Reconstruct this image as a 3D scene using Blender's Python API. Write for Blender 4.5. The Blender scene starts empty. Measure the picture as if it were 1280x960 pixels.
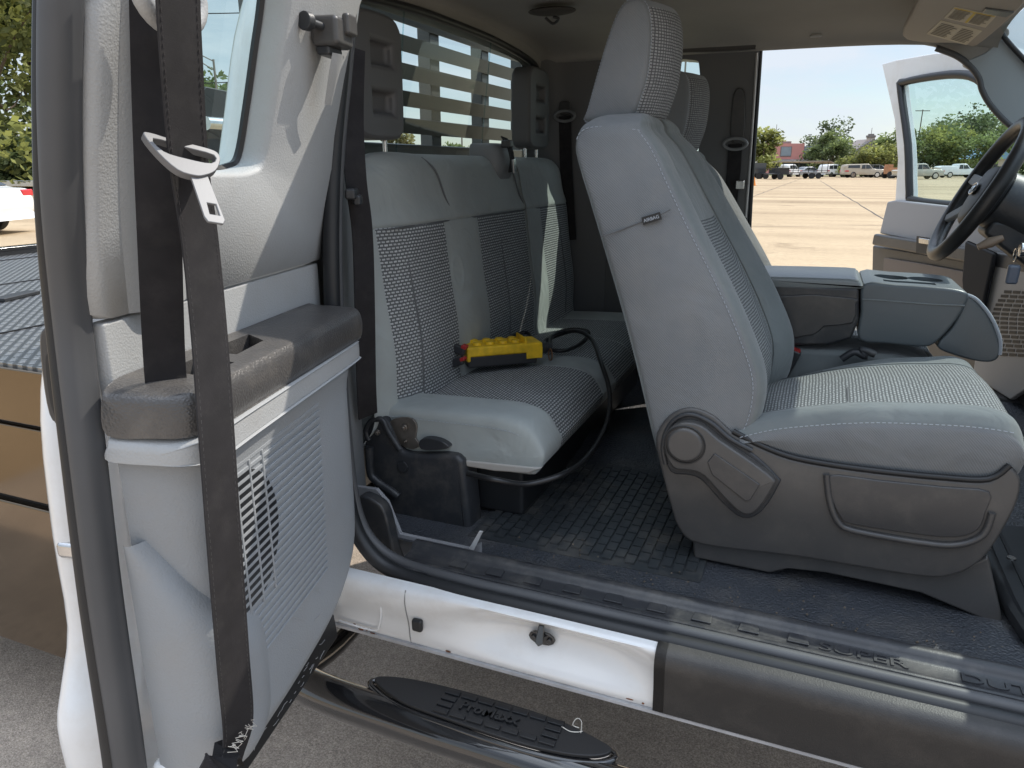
import bpy, bmesh, math, random
from mathutils import Vector as V, Matrix
random.seed(7)
R_ = math.radians
S = bpy.context.scene
COL = S.collection

# ------------------------------------------------------------------ camera
F = 915.0; PH = R_(16.55); YW = R_(22.4); CAM = V((0, 0, 1.5))
HX = V((-math.sin(YW), math.cos(YW), 0)); RX = V((math.cos(YW), math.sin(YW), 0))
cam = bpy.data.cameras.new('camera'); cam.lens = F / 1280 * 36; cam.sensor_width = 36
cam.clip_start = 0.02; cam.clip_end = 3000
co = bpy.data.objects.new('camera', cam); COL.objects.link(co)
co.location = CAM; co.rotation_euler = (math.pi / 2 - PH, 0, YW); S.camera = co

# survey helpers: where a sight line meets a real plane of the truck (all lengths in metres)
def ray(px, py):
    a = (px - 640) / F; b = -(py - 480) / F
    return HX * (math.cos(PH) + b * math.sin(PH)) + RX * a + V((0, 0, -math.sin(PH) + b * math.cos(PH)))
def U(px, py, X=None, Y=None, Z=None):
    r = ray(px, py)
    t = X / r.x if X is not None else Y / r.y if Y is not None else (Z - 1.5) / r.z
    return CAM + r * t
def UP(px, py, P, N):
    r = ray(px, py); return CAM + r * ((V(P) - CAM).dot(V(N)) / r.dot(V(N)))
def far(px, R):                       # ground point R metres ahead
    return HX * R + RX * ((px - 640) / 954.6 * R)

# ------------------------------------------------------------------ materials
def mat(name, base, rough=.5, metal=0., bump=None, var=None, coat=0., spec=.5, sheen=0., dust=None, wrinkle=None):
    m = bpy.data.materials.new(name); m.use_nodes = True
    nt = m.node_tree; n = nt.nodes; b = n['Principled BSDF']
    b.inputs['Base Color'].default_value = (*base, 1); b.inputs['Roughness'].default_value = rough
    b.inputs['Metallic'].default_value = metal; b.inputs['Coat Weight'].default_value = coat
    b.inputs['Specular IOR Level'].default_value = spec
    if sheen: b.inputs['Sheen Weight'].default_value = sheen; b.inputs['Sheen Roughness'].default_value = .4
    tc = n.new('ShaderNodeTexCoord')
    if var:                              # (scale, amount, detail)
        t = n.new('ShaderNodeTexNoise'); t.inputs['Scale'].default_value = var[0]; t.inputs['Detail'].default_value = var[2] if len(var) > 2 else 4
        r = n.new('ShaderNodeMapRange'); r.inputs['From Min'].default_value = .3; r.inputs['From Max'].default_value = .7
        r.inputs['To Min'].default_value = 1 - var[1]; r.inputs['To Max'].default_value = 1 + var[1]
        mx = n.new('ShaderNodeVectorMath'); mx.operation = 'SCALE'; mx.inputs[0].default_value = base
        nt.links.new(tc.outputs['Object'], t.inputs['Vector']); nt.links.new(t.outputs['Fac'], r.inputs['Value'])
        nt.links.new(r.outputs['Result'], mx.inputs['Scale']); nt.links.new(mx.outputs[0], b.inputs['Base Color'])
    if dust:                             # (amount, scale, colour): patchy dust settled on the surface
        t = n.new('ShaderNodeTexNoise'); t.inputs['Scale'].default_value = dust[1]; t.inputs['Detail'].default_value = 7; t.inputs['Roughness'].default_value = .7
        r = n.new('ShaderNodeMapRange'); r.inputs['From Min'].default_value = .48; r.inputs['From Max'].default_value = .72; r.inputs['To Max'].default_value = dust[0]
        mx = n.new('ShaderNodeMix'); mx.data_type = 'RGBA'; mx.inputs[6].default_value = (*base, 1); mx.inputs[7].default_value = (*dust[2], 1)
        nt.links.new(tc.outputs['Object'], t.inputs['Vector']); nt.links.new(t.outputs['Fac'], r.inputs['Value']); nt.links.new(r.outputs['Result'], mx.inputs[0])
        if b.inputs['Base Color'].is_linked: nt.links.new(b.inputs['Base Color'].links[0].from_socket, mx.inputs[6])
        nt.links.new(mx.outputs[2], b.inputs['Base Color'])
    wr = None
    if wrinkle:                          # (scale, distance): soft creases
        t = n.new('ShaderNodeTexNoise'); t.inputs['Scale'].default_value = wrinkle[0]; t.inputs['Detail'].default_value = 2.5; t.inputs['Distortion'].default_value = 1.2
        nt.links.new(tc.outputs['Object'], t.inputs['Vector'])
        wr = n.new('ShaderNodeBump'); wr.inputs['Distance'].default_value = wrinkle[1]; wr.inputs['Strength'].default_value = .8
        nt.links.new(t.outputs['Fac'], wr.inputs['Height']); nt.links.new(wr.outputs['Normal'], b.inputs['Normal'])
    if bump:                             # (kind, scale, distance, strength)
        k, sc, dist, st = bump
        if k == 'noise':
            t = n.new('ShaderNodeTexNoise'); t.inputs['Detail'].default_value = 3; out = t.outputs['Fac']
        elif k == 'grain':
            t = n.new('ShaderNodeTexVoronoi'); t.feature = 'SMOOTH_F1'; out = t.outputs['Distance']
        elif k == 'wave':
            t = n.new('ShaderNodeTexWave'); t.bands_direction = 'DIAGONAL'; out = t.outputs['Fac']
        t.inputs['Scale'].default_value = sc
        nt.links.new(tc.outputs['Object'], t.inputs['Vector'])
        bp = n.new('ShaderNodeBump'); bp.inputs['Distance'].default_value = dist; bp.inputs['Strength'].default_value = st
        nt.links.new(out, bp.inputs['Height']); nt.links.new(bp.outputs['Normal'], b.inputs['Normal'])
        if wr: nt.links.new(wr.outputs['Normal'], bp.inputs['Normal'])
    return m

def weave_mat(name, light, dark, bw=.0105, rh=.0062, mort=.0020, off=.5):
    m = bpy.data.materials.new(name); m.use_nodes = True; nt = m.node_tree; n = nt.nodes; b = n['Principled BSDF']
    b.inputs['Roughness'].default_value = .9; b.inputs['Specular IOR Level'].default_value = .15
    uv = n.new('ShaderNodeUVMap'); br = n.new('ShaderNodeTexBrick'); br.offset = off
    nz = n.new('ShaderNodeTexNoise'); nz.inputs['Scale'].default_value = 60; nz.inputs['Detail'].default_value = 2
    ad = n.new('ShaderNodeVectorMath'); ad.operation = 'MULTIPLY_ADD'; ad.inputs[1].default_value = (.003, .003, 0)
    nt.links.new(uv.outputs['UV'], nz.inputs['Vector']); nt.links.new(nz.outputs['Color'], ad.inputs[0]); nt.links.new(uv.outputs['UV'], ad.inputs[2])
    br.inputs['Scale'].default_value = 1; br.inputs['Brick Width'].default_value = bw; br.inputs['Row Height'].default_value = rh
    br.inputs['Mortar Size'].default_value = mort; br.inputs['Mortar Smooth'].default_value = .5; br.inputs['Bias'].default_value = 0
    br.inputs['Color1'].default_value = (*light, 1); br.inputs['Color2'].default_value = (*[c * .8 for c in light], 1); br.inputs['Mortar'].default_value = (*dark, 1)
    nt.links.new(ad.outputs[0], br.inputs['Vector']); nt.links.new(br.outputs['Color'], b.inputs['Base Color'])
    bp = n.new('ShaderNodeBump'); bp.inputs['Distance'].default_value = .0012; bp.inputs['Strength'].default_value = .5; bp.invert = True
    nt.links.new(br.outputs['Fac'], bp.inputs['Height']); nt.links.new(bp.outputs['Normal'], b.inputs['Normal'])
    return m

def glass_mat(name, tint, base=.05):
    m = bpy.data.materials.new(name); m.use_nodes = True; nt = m.node_tree; n = nt.nodes
    n.remove(n['Principled BSDF']); o = n['Material Output']
    tr = n.new('ShaderNodeBsdfTransparent'); tr.inputs['Color'].default_value = (*tint, 1)
    gl = n.new('ShaderNodeBsdfGlossy'); gl.inputs['Roughness'].default_value = .003
    lw = n.new('ShaderNodeLayerWeight'); lw.inputs['Blend'].default_value = .5
    pw = n.new('ShaderNodeMath'); pw.operation = 'POWER'; pw.inputs[1].default_value = 4.5
    ma = n.new('ShaderNodeMath'); ma.operation = 'MULTIPLY_ADD'; ma.inputs[1].default_value = .8; ma.inputs[2].default_value = base
    mx = n.new('ShaderNodeMixShader')
    nt.links.new(lw.outputs['Facing'], pw.inputs[0]); nt.links.new(pw.outputs[0], ma.inputs[0]); nt.links.new(ma.outputs[0], mx.inputs[0])
    nt.links.new(tr.outputs[0], mx.inputs[1]); nt.links.new(gl.outputs[0], mx.inputs[2]); nt.links.new(mx.outputs[0], o.inputs['Surface'])
    return m

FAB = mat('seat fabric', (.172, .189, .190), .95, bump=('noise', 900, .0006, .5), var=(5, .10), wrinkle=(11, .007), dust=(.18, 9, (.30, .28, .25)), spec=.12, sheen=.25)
FABS = mat('seat side fabric', (.188, .199, .209), .95, bump=('wave', 130, .0007, .6), var=(5, .09), wrinkle=(8, .007), dust=(.15, 9, (.30, .28, .25)), spec=.12, sheen=.25)
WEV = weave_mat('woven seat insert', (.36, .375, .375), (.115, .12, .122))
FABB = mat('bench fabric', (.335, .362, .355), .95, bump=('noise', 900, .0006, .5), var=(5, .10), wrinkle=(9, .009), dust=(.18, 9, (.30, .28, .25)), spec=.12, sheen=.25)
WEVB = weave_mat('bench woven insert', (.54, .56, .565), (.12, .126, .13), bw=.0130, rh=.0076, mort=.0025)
HRP = mat('headrest plastic', (.10, .10, .102), .5, bump=('grain', 600, .0005, .3))
FPD = mat('far pillar plastic', (.11, .112, .116), .5, bump=('grain', 600, .0005, .3))
WEV2 = weave_mat('fine woven insert', (.34, .345, .35), (.10, .102, .108), bw=.0072, rh=.0056, mort=.0014, off=0)
THREAD = mat('light thread', (.34, .37, .41), .8)
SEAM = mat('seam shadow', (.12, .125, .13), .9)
PDK = mat('dark brown plastic', (.070, .0675, .066), .32, bump=('grain', 700, .0005, .35), var=(5, .08), dust=(.08, 14, (.30, .265, .22)))
PDK2 = mat('dark grey plastic', (.052, .051, .052), .32, bump=('grain', 700, .0005, .3), var=(5, .08), dust=(.10, 16, (.30, .265, .22)))
PBK = mat('black plastic', (.030, .032, .036), .40, bump=('grain', 800, .0004, .3), var=(4, .2), dust=(0.16, 18, (.30, .265, .22)))
PLG = mat('light grey door plastic', (.385, .39, .39), .55, bump=('grain', 420, .0009, .5), var=(3, .05), dust=(0.18, 11, (.30, .265, .22)))
PLG2 = mat('cool grey door plastic', (.29, .305, .32), .55, bump=('grain', 420, .0009, .5), var=(3, .06), dust=(0.2, 11, (.30, .265, .22)))
ARM = mat('charcoal armrest plastic', (.072, .068, .066), .36, bump=('grain', 380, .0012, .6), var=(7, .08), spec=.7, dust=(0.2, 16, (.30, .265, .22)))
PGR = mat('mid grey plastic', (.20, .205, .21), .5, bump=('grain', 600, .0005, .3), var=(4, .05))
HLN = mat('headliner cloth', (.30, .29, .272), .95, bump=('noise', 500, .0006, .3), var=(3, .08), spec=.1)
RUB = mat('black rubber seal', (.075, .076, .080), .5, var=(6, .12))
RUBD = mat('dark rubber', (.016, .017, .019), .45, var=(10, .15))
VIN = mat('black vinyl floor', (.050, .055, .064), .42, bump=('grain', 210, .0030, 1.0), var=(5, .15), spec=.6, dust=(0.22, 7, (.30, .265, .22)))
WHT = mat('white truck paint', (.78, .78, .775), .24, var=(4, .03), coat=.6, dust=(.30, 6, (.50, .42, .33)))
BLKP = mat('black powder coat', (.012, .012, .013), .12, coat=1., spec=.6)
BRNZ = mat('bed paint with reflected tan', (.185, .145, .105), .08, .95, var=(1.2, .06))  # tan of the sunlit lot's reflection is put into the base colour
STEEL = mat('bright steel', (.60, .60, .60), .22, 1., var=(30, .1))
PLATE = mat('dull zinc plate', (.30, .27, .24), .4, .9, var=(30, .2))
BELT = mat('belt webbing', (.014, .012, .0135), .8, bump=('wave', 420, .0005, .6), var=(40, .25), dust=(.05, 30, (.25, .23, .21)))
YEL = mat('yellow pendant plastic', (.82, .52, .02), .45, var=(40, .22))
RED = mat('red plastic', (.42, .03, .03), .4)
GLS = glass_mat('tinted side glass', (.74, .88, .86), .06)
GLR = glass_mat('rear window glass', (.82, .90, .88), .035)
GLC = glass_mat('clear windscreen', (.80, .90, .92), .04)
CAB = mat('cable rubber', (.014, .014, .015), .35)
TREAD = None

# ------------------------------------------------------------------ mesh helpers
WL = {}                                  # world location of every parent
def loc_of(o): return WL.get(o.name, V((0, 0, 0))) if o else V((0, 0, 0))
def link(name, me, parent=None, mats=(), smooth=45, bevel=0, seg=2):
    o = bpy.data.objects.new(name, me); COL.objects.link(o)
    for m in (mats if isinstance(mats, (list, tuple)) else [mats]): me.materials.append(m)
    p = loc_of(parent)
    if parent: o.parent = parent
    WL[o.name] = V((0, 0, 0)) if not parent else p
    if parent and p.length: me.transform(Matrix.Translation(-p))
    if smooth:
        for f in me.polygons: f.use_smooth = True
        me.set_sharp_from_angle(angle=R_(smooth))
    if bevel:
        b = o.modifiers.new('bevel', 'BEVEL'); b.width = bevel; b.segments = seg; b.limit_method = 'ANGLE'; b.angle_limit = R_(35)
        b.harden_normals = True
    return o
def part(name, bm, mats, parent=None, smooth=45, bevel=0, seg=2, recalc=True):
    if recalc: bmesh.ops.recalc_face_normals(bm, faces=bm.faces)
    me = bpy.data.meshes.new(name); bm.to_mesh(me); bm.free()
    return link(name, me, parent, mats, smooth, bevel, seg)
def tag(o, label, cat, group=None, kind=None):
    if label: o['label'] = label
    if cat: o['category'] = cat
    if group: o['group'] = group
    if kind: o['kind'] = kind
    return o
def empty(name, loc, rz=0):
    o = bpy.data.objects.new(name, None); COL.objects.link(o); o.location = loc; o.rotation_euler = (0, 0, rz)
    o.empty_display_size = .2; WL[o.name] = V(loc); return o
def copy_tree(o, parent=None):
    c = o.copy(); COL.objects.link(c); c.parent = parent
    for ch in list(o.children): copy_tree(ch, c)
    return c
def cr(p0, p1, p2, p3, t):
    return p1 * 1. + (p2 - p0) * (.5 * t) + (p0 * 2 - p1 * 5 + p2 * 4 - p3) * (.5 * t * t) + (p1 * 3 - p0 - p2 * 3 + p3) * (.5 * t ** 3)
def smooth_line(pts, k=6, closed=False):
    pts = [V(p) for p in pts]; n = len(pts); out = []
    for i in range(n if closed else n - 1):
        g = (lambda j: pts[j % n]) if closed else (lambda j: pts[max(0, min(n - 1, j))])
        for q in range(k): out.append(cr(g(i - 1), g(i), g(i + 1), g(i + 2), q / k))
    if not closed: out.append(pts[-1])
    return out
def box(bm, c, size, rot=None, mi=0):
    r = bmesh.ops.create_cube(bm, size=1)
    M = Matrix.Translation(V(c)) @ (rot.to_4x4() if rot else Matrix.Identity(4)) @ Matrix.Diagonal((*size, 1))
    bmesh.ops.transform(bm, matrix=M, verts=r['verts'])
    for f in {f for v in r['verts'] for f in v.link_faces}: f.material_index = mi
    return r['verts']
def cyl(bm, a, b, r0, r1=None, n=16, mi=0):
    a, b = V(a), V(b); d = b - a
    r = bmesh.ops.create_cone(bm, cap_ends=True, segments=n, radius1=r0, radius2=r0 if r1 is None else r1, depth=d.length)
    M = Matrix.Translation((a + b) / 2) @ d.to_track_quat('Z', 'Y').to_matrix().to_4x4()
    bmesh.ops.transform(bm, matrix=M, verts=r['verts'])
    for f in {f for v in r['verts'] for f in v.link_faces}: f.material_index = mi
def plate(bm, pts, vec, mi=0):           # polygon swept along vec
    vec = V(vec); a = [bm.verts.new(V(p)) for p in pts]; b = [bm.verts.new(V(p) + vec) for p in pts]
    fs = [bm.faces.new(a), bm.faces.new(b[::-1])]
    n = len(a)
    for i in range(n): fs.append(bm.faces.new((a[i], b[i], b[(i + 1) % n], a[(i + 1) % n])))
    for f in fs: f.material_index = mi
def tube(bm, pts, r, n=10, closed=False, caps=True, mi=0):
    pts = [V(p) for p in pts]; N = len(pts); rings = []; up = None
    for i, p in enumerate(pts):
        t = (pts[(i + 1) % N] - pts[i - 1]) if closed else (pts[min(i + 1, N - 1)] - pts[max(i - 1, 0)])
        t.normalize()
        if up is None: up = t.orthogonal().normalized()
        up = (up - t * up.dot(t)).normalized(); w = t.cross(up)
        rr = r(i / (N - 1)) if callable(r) else r
        rings.append([bm.verts.new(p + (up * math.cos(a) + w * math.sin(a)) * rr) for a in [2 * math.pi * k / n for k in range(n)]])
    for i in range(N if closed else N - 1):
        A, B = rings[i], rings[(i + 1) % N]
        for k in range(n): bm.faces.new((A[k], A[(k + 1) % n], B[(k + 1) % n], B[k])).material_index = mi
    if caps and not closed: bm.faces.new(rings[0][::-1]).material_index = mi; bm.faces.new(rings[-1]).material_index = mi
def ribbon(bm, pts, wdirs, width, th, mi=0):
    pts = [V(p) for p in pts]; rows = []
    for i, p in enumerate(pts):
        t = (pts[min(i + 1, len(pts) - 1)] - pts[max(i - 1, 0)]).normalized()
        w = V(wdirs[i] if isinstance(wdirs, list) else wdirs); w = (w - t * w.dot(t)).normalized(); nn = t.cross(w)
        h = (width[i] if isinstance(width, list) else width) / 2
        rows.append([bm.verts.new(p + w * h * a + nn * th / 2 * b) for a, b in ((-1, -1), (1, -1), (1, 1), (-1, 1))])
    for A, B in zip(rows, rows[1:]):
        for k in range(4): bm.faces.new((A[k], A[(k + 1) % 4], B[(k + 1) % 4], B[k])).material_index = mi
    bm.faces.new(rows[0]).material_index = mi; bm.faces.new(rows[-1][::-1]).material_index = mi
def patch(ctrl, kt=4, ks=4, closed=False, mats=None, capped=False, turn=False):
    """surface through a grid of control points ctrl[t][s]; mats(it, is) -> slot of that control cell; uv in metres"""
    nt_, ns = len(ctrl), len(ctrl[0])
    rows = [smooth_line(r, ks, closed) for r in ctrl]
    m = len(rows[0]); cols = [smooth_line([rows[i][j] for i in range(nt_)], kt) for j in range(m)]
    n = len(cols[0]); bm = bmesh.new(); uvl = bm.loops.layers.uv.new('UVMap')
    g = [[bm.verts.new(cols[j][i]) for j in range(m)] for i in range(n)]
    mid = n // 2; su = [0.]; mj = m // 2; sv = [0.]
    mm = m if closed else m - 1
    for j in range(mm): su.append(su[-1] + (cols[(j + 1) % m][mid] - cols[j][mid]).length)
    for i in range(n - 1): sv.append(sv[-1] + (cols[mj][i + 1] - cols[mj][i]).length)
    for i in range(n - 1):
        for j in range(mm):
            j2 = (j + 1) % m
            try: f = bm.faces.new((g[i][j], g[i][j2], g[i + 1][j2], g[i + 1][j]))
            except ValueError: continue
            if mats: f.material_index = mats(i // kt, j // ks)
            for lp, (a, b) in zip(f.loops, ((i, j), (i, j + 1), (i + 1, j + 1), (i + 1, j))): lp[uvl].uv = (sv[a], su[b]) if turn else (su[b], sv[a])
    if capped:
        for i, rev in ((0, True), (n - 1, False)):
            f = bm.faces.new([g[i][j] for j in range(m)][::-1 if rev else 1])
            if mats: f.material_index = mats(0 if rev else nt_ - 2, 0)
    return bm
def shrink(ring, k, off):
    c = sum((V(p) for p in ring), V()) / len(ring); return [c + (V(p) - c) * k + V(off) for p in ring]
def pillow(outline, axis, th, r, bulge=0, steps=4):
    """rounded solid: outline swept by vector axis*th with edges rounded by radius r"""
    pts = [V(p) for p in outline]; n = len(pts); ax = V(axis).normalized(); c = sum(pts, V()) / n
    nr = V()
    for i in range(n): nr += (pts[i] - c).cross(pts[(i + 1) % n] - c)
    sgn = 1 if nr.dot(ax) > 0 else -1
    inw = []
    for i in range(n):
        t = (pts[(i + 1) % n] - pts[i - 1]).normalized(); inw.append(ax.cross(t) * sgn)
    rings = []
    for q in range(steps + 1):
        a = math.pi / 2 * q / steps; rings.append([p + w * r * (1 - math.sin(a)) + ax * r * (1 - math.cos(a)) for p, w in zip(pts, inw)])
    top = []
    for q in range(steps + 1):
        a = math.pi / 2 * (1 - q / steps); top.append([p + w * r * (1 - math.sin(a)) + ax * (th - r * (1 - math.cos(a))) for p, w in zip(pts, inw)])
    rings += top
    bm = bmesh.new(); g = [[bm.verts.new(p) for p in rg] for rg in rings]
    for A, B in zip(g, g[1:]):
        for k in range(n): bm.faces.new((A[k], A[(k + 1) % n], B[(k + 1) % n], B[k]))
    if not bulge: bm.faces.new(g[0][::-1]); bm.faces.new(g[-1]); return bm
    for ring, s in ((g[0], -1), (g[-1], 1)):
        cc = sum((v.co for v in ring), V()) / n
        inner = [bm.verts.new(cc + (v.co - cc) * .55 + ax * s * bulge * .7) for v in ring]; tip = bm.verts.new(cc + ax * s * bulge)
        for k in range(n):
            bm.faces.new((ring[k], ring[(k + 1) % n], inner[(k + 1) % n], inner[k])); bm.faces.new((inner[k], inner[(k + 1) % n], tip))
    return bm
def stitches(bm, line, dash=.006, gap=.004, r=.0009):
    line = [V(p) for p in line]; L = [0.]
    for a, b in zip(line, line[1:]): L.append(L[-1] + (b - a).length)
    def at(s):
        for i in range(len(L) - 1):
            if s <= L[i + 1]: return line[i].lerp(line[i + 1], (s - L[i]) / max(1e-9, L[i + 1] - L[i]))
        return line[-1]
    s = 0
    while s + dash < L[-1]:
        tube(bm, [at(s), at(s + dash)], r, 5); s += dash + gap
def text_mesh(s, size, ext, M, font_bold=0.):
    cu = bpy.data.curves.new('lettering', 'FONT'); cu.body = s; cu.size = size; cu.extrude = ext; cu.offset = font_bold
    o = bpy.data.objects.new('lettering', cu); COL.objects.link(o); dg = bpy.context.evaluated_depsgraph_get(); dg.update()
    me = bpy.data.meshes.new_from_object(o.evaluated_get(dg)); bpy.data.objects.remove(o); bpy.data.curves.remove(cu)
    me.materials.clear(); me.transform(M); return me
def basis(o, ex, ey):
    ex = V(ex).normalized(); ey = V(ey); ey = (ey - ex * ey.dot(ex)).normalized(); ez = ex.cross(ey)
    M = Matrix((ex, ey, ez)).transposed().to_4x4(); M.translation = V(o); return M
def cut(o, bms):                          # subtract shapes from a finished mesh (keeps only the result)
    tmp = []
    for bm in bms:
        bmesh.ops.recalc_face_normals(bm, faces=bm.faces)
        me = bpy.data.meshes.new('cutter'); bm.to_mesh(me); bm.free(); p = loc_of(o); me.transform(Matrix.Translation(-p))
        c = bpy.data.objects.new('cutter', me); COL.objects.link(c); tmp.append(c)
        if o.parent: c.parent = o.parent
        md = o.modifiers.new('cut', 'BOOLEAN'); md.object = c; md.operation = 'DIFFERENCE'; md.solver = 'EXACT'
    dg = bpy.context.evaluated_depsgraph_get(); dg.update()
    me = bpy.data.meshes.new_from_object(o.evaluated_get(dg)); old = o.data; o.modifiers.clear(); o.data = me
    for c in tmp: m_ = c.data; bpy.data.objects.remove(c); bpy.data.meshes.remove(m_)
    for f in me.polygons: f.use_smooth = True
    me.set_sharp_from_angle(angle=R_(40))
    return o

# ================================================================== THE TRUCK
truck = empty('pickup_truck', (0, 1.98, 0))
tag(truck, 'white extended cab flatbed pickup with doors open onto grey cloth seats', 'truck')
T = truck

# ------------------------------------------------------------------ near rear door (opened backwards)
DH = V((-.85, 1.158, 0)); DD = V((.203, -.979, 0)); DN = V((.979, .203, 0))
def tum(z): return max(0., .24 * (z - 1.335))
def DP(L, n, z): return DH + DD * L + DN * (n + tum(z)) + V((0, 0, z))
def DU(px, py, n=0):                     # -> (L, z) on the trim face
    p = UP(px, py, DH + DN * n, DN)
    if p.z > 1.335: p = UP(px, py, DH + DN * n + V((0, 0, 1.335)), V((DN.x, DN.y, -.24)))
    return (p - DH).dot(DD), p.z

# door body in white paint: bowed leading edge (jamb) + outer skin
zs = [.60, .64, .72, .80, .85, .92, 1.05, 1.2, 1.3, 1.42, 1.48]
def jl(z): return .606 + (.045 if z < .8 else .045 * max(0, (.92 - z) / .12) if z < .92 else 0) - max(0, z - 1.0) * .10 - max(0, z - 1.2) * .22
rings = []
for z in zs:
    e = jl(z); k = -.10 if z > .7 else -.085
    rings.append([DP(*p, z) - DN * tum(z) * .5 for p in [(.10, -.012), (.40, -.012), (e - .085, -.012), (e - .055, -.03), (e - .035, -.05), (e - .012, -.085), (e, -.115), (e - .02, -.14), (e - .08, -.155), (.3, -.165), (.02, -.155), (.0, -.09), (.02, -.03)]])
door = part('rear_door', patch(rings, 3, 3, True, capped=True), WHT, T)
# upper frame: leading post, trailing post, top rail outside the glass
bm = bmesh.new()
for a, b in (((.60, 1.47), (.565, 1.86)), ((.03, 1.47), (.03, 1.86))):
    plate(bm, [DP(a[0] - .07, -.10, a[1]), DP(a[0], -.10, a[1]), DP(b[0], -.10, b[1]), DP(b[0] - .07, -.10, b[1])], DN * .07)
plate(bm, [DP(-.03, -.10, 1.84), DP(.57, -.10, 1.84), DP(.56, -.10, 1.90), DP(-.02, -.10, 1.90)], DN * .07)
part('window_frame', bm, WHT, door, bevel=.008)

# upper trim with window opening: leading column is rolled, the rest is a sheet with a rounded opening
wl = [DU(*p) for p in [(228, 0), (226, 100), (224, 200)]]
wb = [DU(*p) for p in [(228, 219), (290, 223), (318, 219), (333, 205)]]
wr = [DU(*p) for p in [(345, 140), (357, 60), (366, 0)]]
lo = lambda a, b, t: (a[0] + (b[0] - a[0]) * t, a[1] + (b[1] - a[1]) * t)
hole = smooth_line([V((*p, 0)) for p in wl + wb + wr] + [V((wr[-1][0] + .005, 1.80, 0)), V((wr[-1][0] + .05, 1.825, 0)), V((wl[0][0] - .05, 1.825, 0)), V((wl[0][0], 1.80, 0))], 5, True)
hole = [(p.x, p.y) for p in hole]
outer = [(.585, 1.335)]
for p in [(101, 400), (96, 300), (94, 200), (95, 100), (97, 0)]:
    L, z = DU(*p); outer.append((L - .035, max(z, 1.337)))
outer = [outer[0]] + sorted(outer[1:], key=lambda q: q[1]) + [(.50, 1.85), (-.02, 1.87)]
for p in [(445, 20), (430, 100), (418, 170), (411, 250), (409, 335)]: outer.append(DU(*p))
outer[-1] = (outer[-1][0], 1.337)
bm = bmesh.new()
cx = sum(p[0] for p in hole) / len(hole); cz = sum(p[1] for p in hole) / len(hole)
def ringverts(pts, n, k=0.):
    return [bm.verts.new(DP(cx + (L - cx) * (1 - k), n, cz + (z - cz) * (1 - k))) for L, z in pts]
vo = ringverts(outer, 0); vh = ringverts(hole, 0)
es = [bm.edges.new((v[i], v[(i + 1) % len(v)])) for v in (vo, vh) for i in range(len(v))]
bmesh.ops.triangle_fill(bm, use_beauty=True, edges=es)
prev = vh
for k, n in ((.03, -.003), (.055, -.012), (.065, -.022), (.068, -.04)):
    nx = ringverts(hole, n, k)
    for i in range(len(nx)): bm.faces.new((prev[i], prev[(i + 1) % len(nx)], nx[(i + 1) % len(nx)], nx[i]))
    prev = nx
prev = vo
for dn, dl in ((-.006, .008), (-.03, .012)):
    nx = [bm.verts.new(DP(L + (dl if L > .3 else -dl), dn, z)) for L, z in outer]
    for i in range(len(nx)): bm.faces.new((prev[i], prev[(i + 1) % len(nx)], nx[(i + 1) % len(nx)], nx[i]))
    prev = nx
trim = part('upper_trim_panel', bm, PLG, door, smooth=60)
# rolled leading pillar cover
cols = []
for z in (1.335, 1.42, 1.5, 1.6, 1.7, 1.8, 1.86):
    e = DU(98, 400)[0] if z < 1.34 else None
    pyx = {1.335: (119, 405), 1.42: (106, 305), 1.5: (100, 205), 1.6: (97, 90), 1.7: (99, -20), 1.8: (104, -140), 1.86: (108, -210)}[z]
    e = DU(*pyx, -.03)[0]
    cols.append([DP(e + q[0], q[1], z) for q in [(.012, -.06), (.004, -.035), (-.012, -.008), (-.035, .010), (-.065, .017), (-.10, .013), (-.125, .004), (-.13, -.01)]])
part('pillar_cover', patch(cols, 4, 4), PLG, door, smooth=60)
# narrow panel between the seam and the armrest
bm = bmesh.new()
plate(bm, [DP(.60, -.003, 1.23), DP(.60, -.003, 1.331), DP(.045, -.003, 1.331), DP(.045, -.003, 1.23)], -DN * .02)
part('middle_trim_panel', bm, PLG, door, bevel=.004)
# armrest: long rounded block with belt slot and pull pocket
def dbox(L0, L1, n0a, n1a, n0b, n1b, z0, z1, r, taper=0):     # rounded bar along L: sections in (n, z)
    rows = []
    Ls = [(L1, 0), (L1 - .004, .45), (L1 - .016, .8), (L1 - .04, 1), (L1 - .12, 1), ((L0 + L1) / 2, 1), (L0 + .06, 1), (L0 + .025, .85), (L0 + .008, .5), (L0, 0)]
    for L, k in Ls:
        f = (L - L0) / (L1 - L0); n0 = n0b + (n0a - n0b) * f; n1 = n1b + (n1a - n1b) * f
        c = (n0, (z0 + z1) / 2); m = r * (1 - k)
        n1 = n1 - .05 * (1 - k); z0_, z1_ = z0 + (taper * .012) * (1 - k), z1 - .016 * (1 - k)
        sec = [(n0, z0_), (n1 - r * .6, z0_), (n1 - r * .15, z0_ + r * .1), (n1, z0_ + r * .7), (n1, z1_ - r), (n1 - r * .25, z1_ - r * .28), (n1 - r, z1_), (n0 + .01, z1_ + .002), (n0, z1_)]
        rows.append([DP(L, *q) for q in sec])
    return rows
arm = part('armrest', patch(dbox(.07, .625, 0, .115, 0, .10, 1.207, 1.262, .022), 4, 4, True, capped=True), ARM, door)
c1 = bmesh.new(); plate(c1, [DP(.49, .028, 1.232), DP(.555, .028, 1.232), DP(.555, .085, 1.232), DP(.49, .085, 1.232)], (0, 0, .08))
c2 = bmesh.new(); plate(c2, [DP(.345, .022, 1.222), DP(.455, .020, 1.222), DP(.455, .068, 1.222), DP(.375, .062, 1.222)], (0, 0, .08))
cut(arm, [c1, c2])
bm = bmesh.new(); plate(bm, [DP(.355, .024, 1.2235), DP(.45, .022, 1.2235), DP(.45, .066, 1.2235), DP(.38, .060, 1.2235)], (0, 0, .002))
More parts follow.
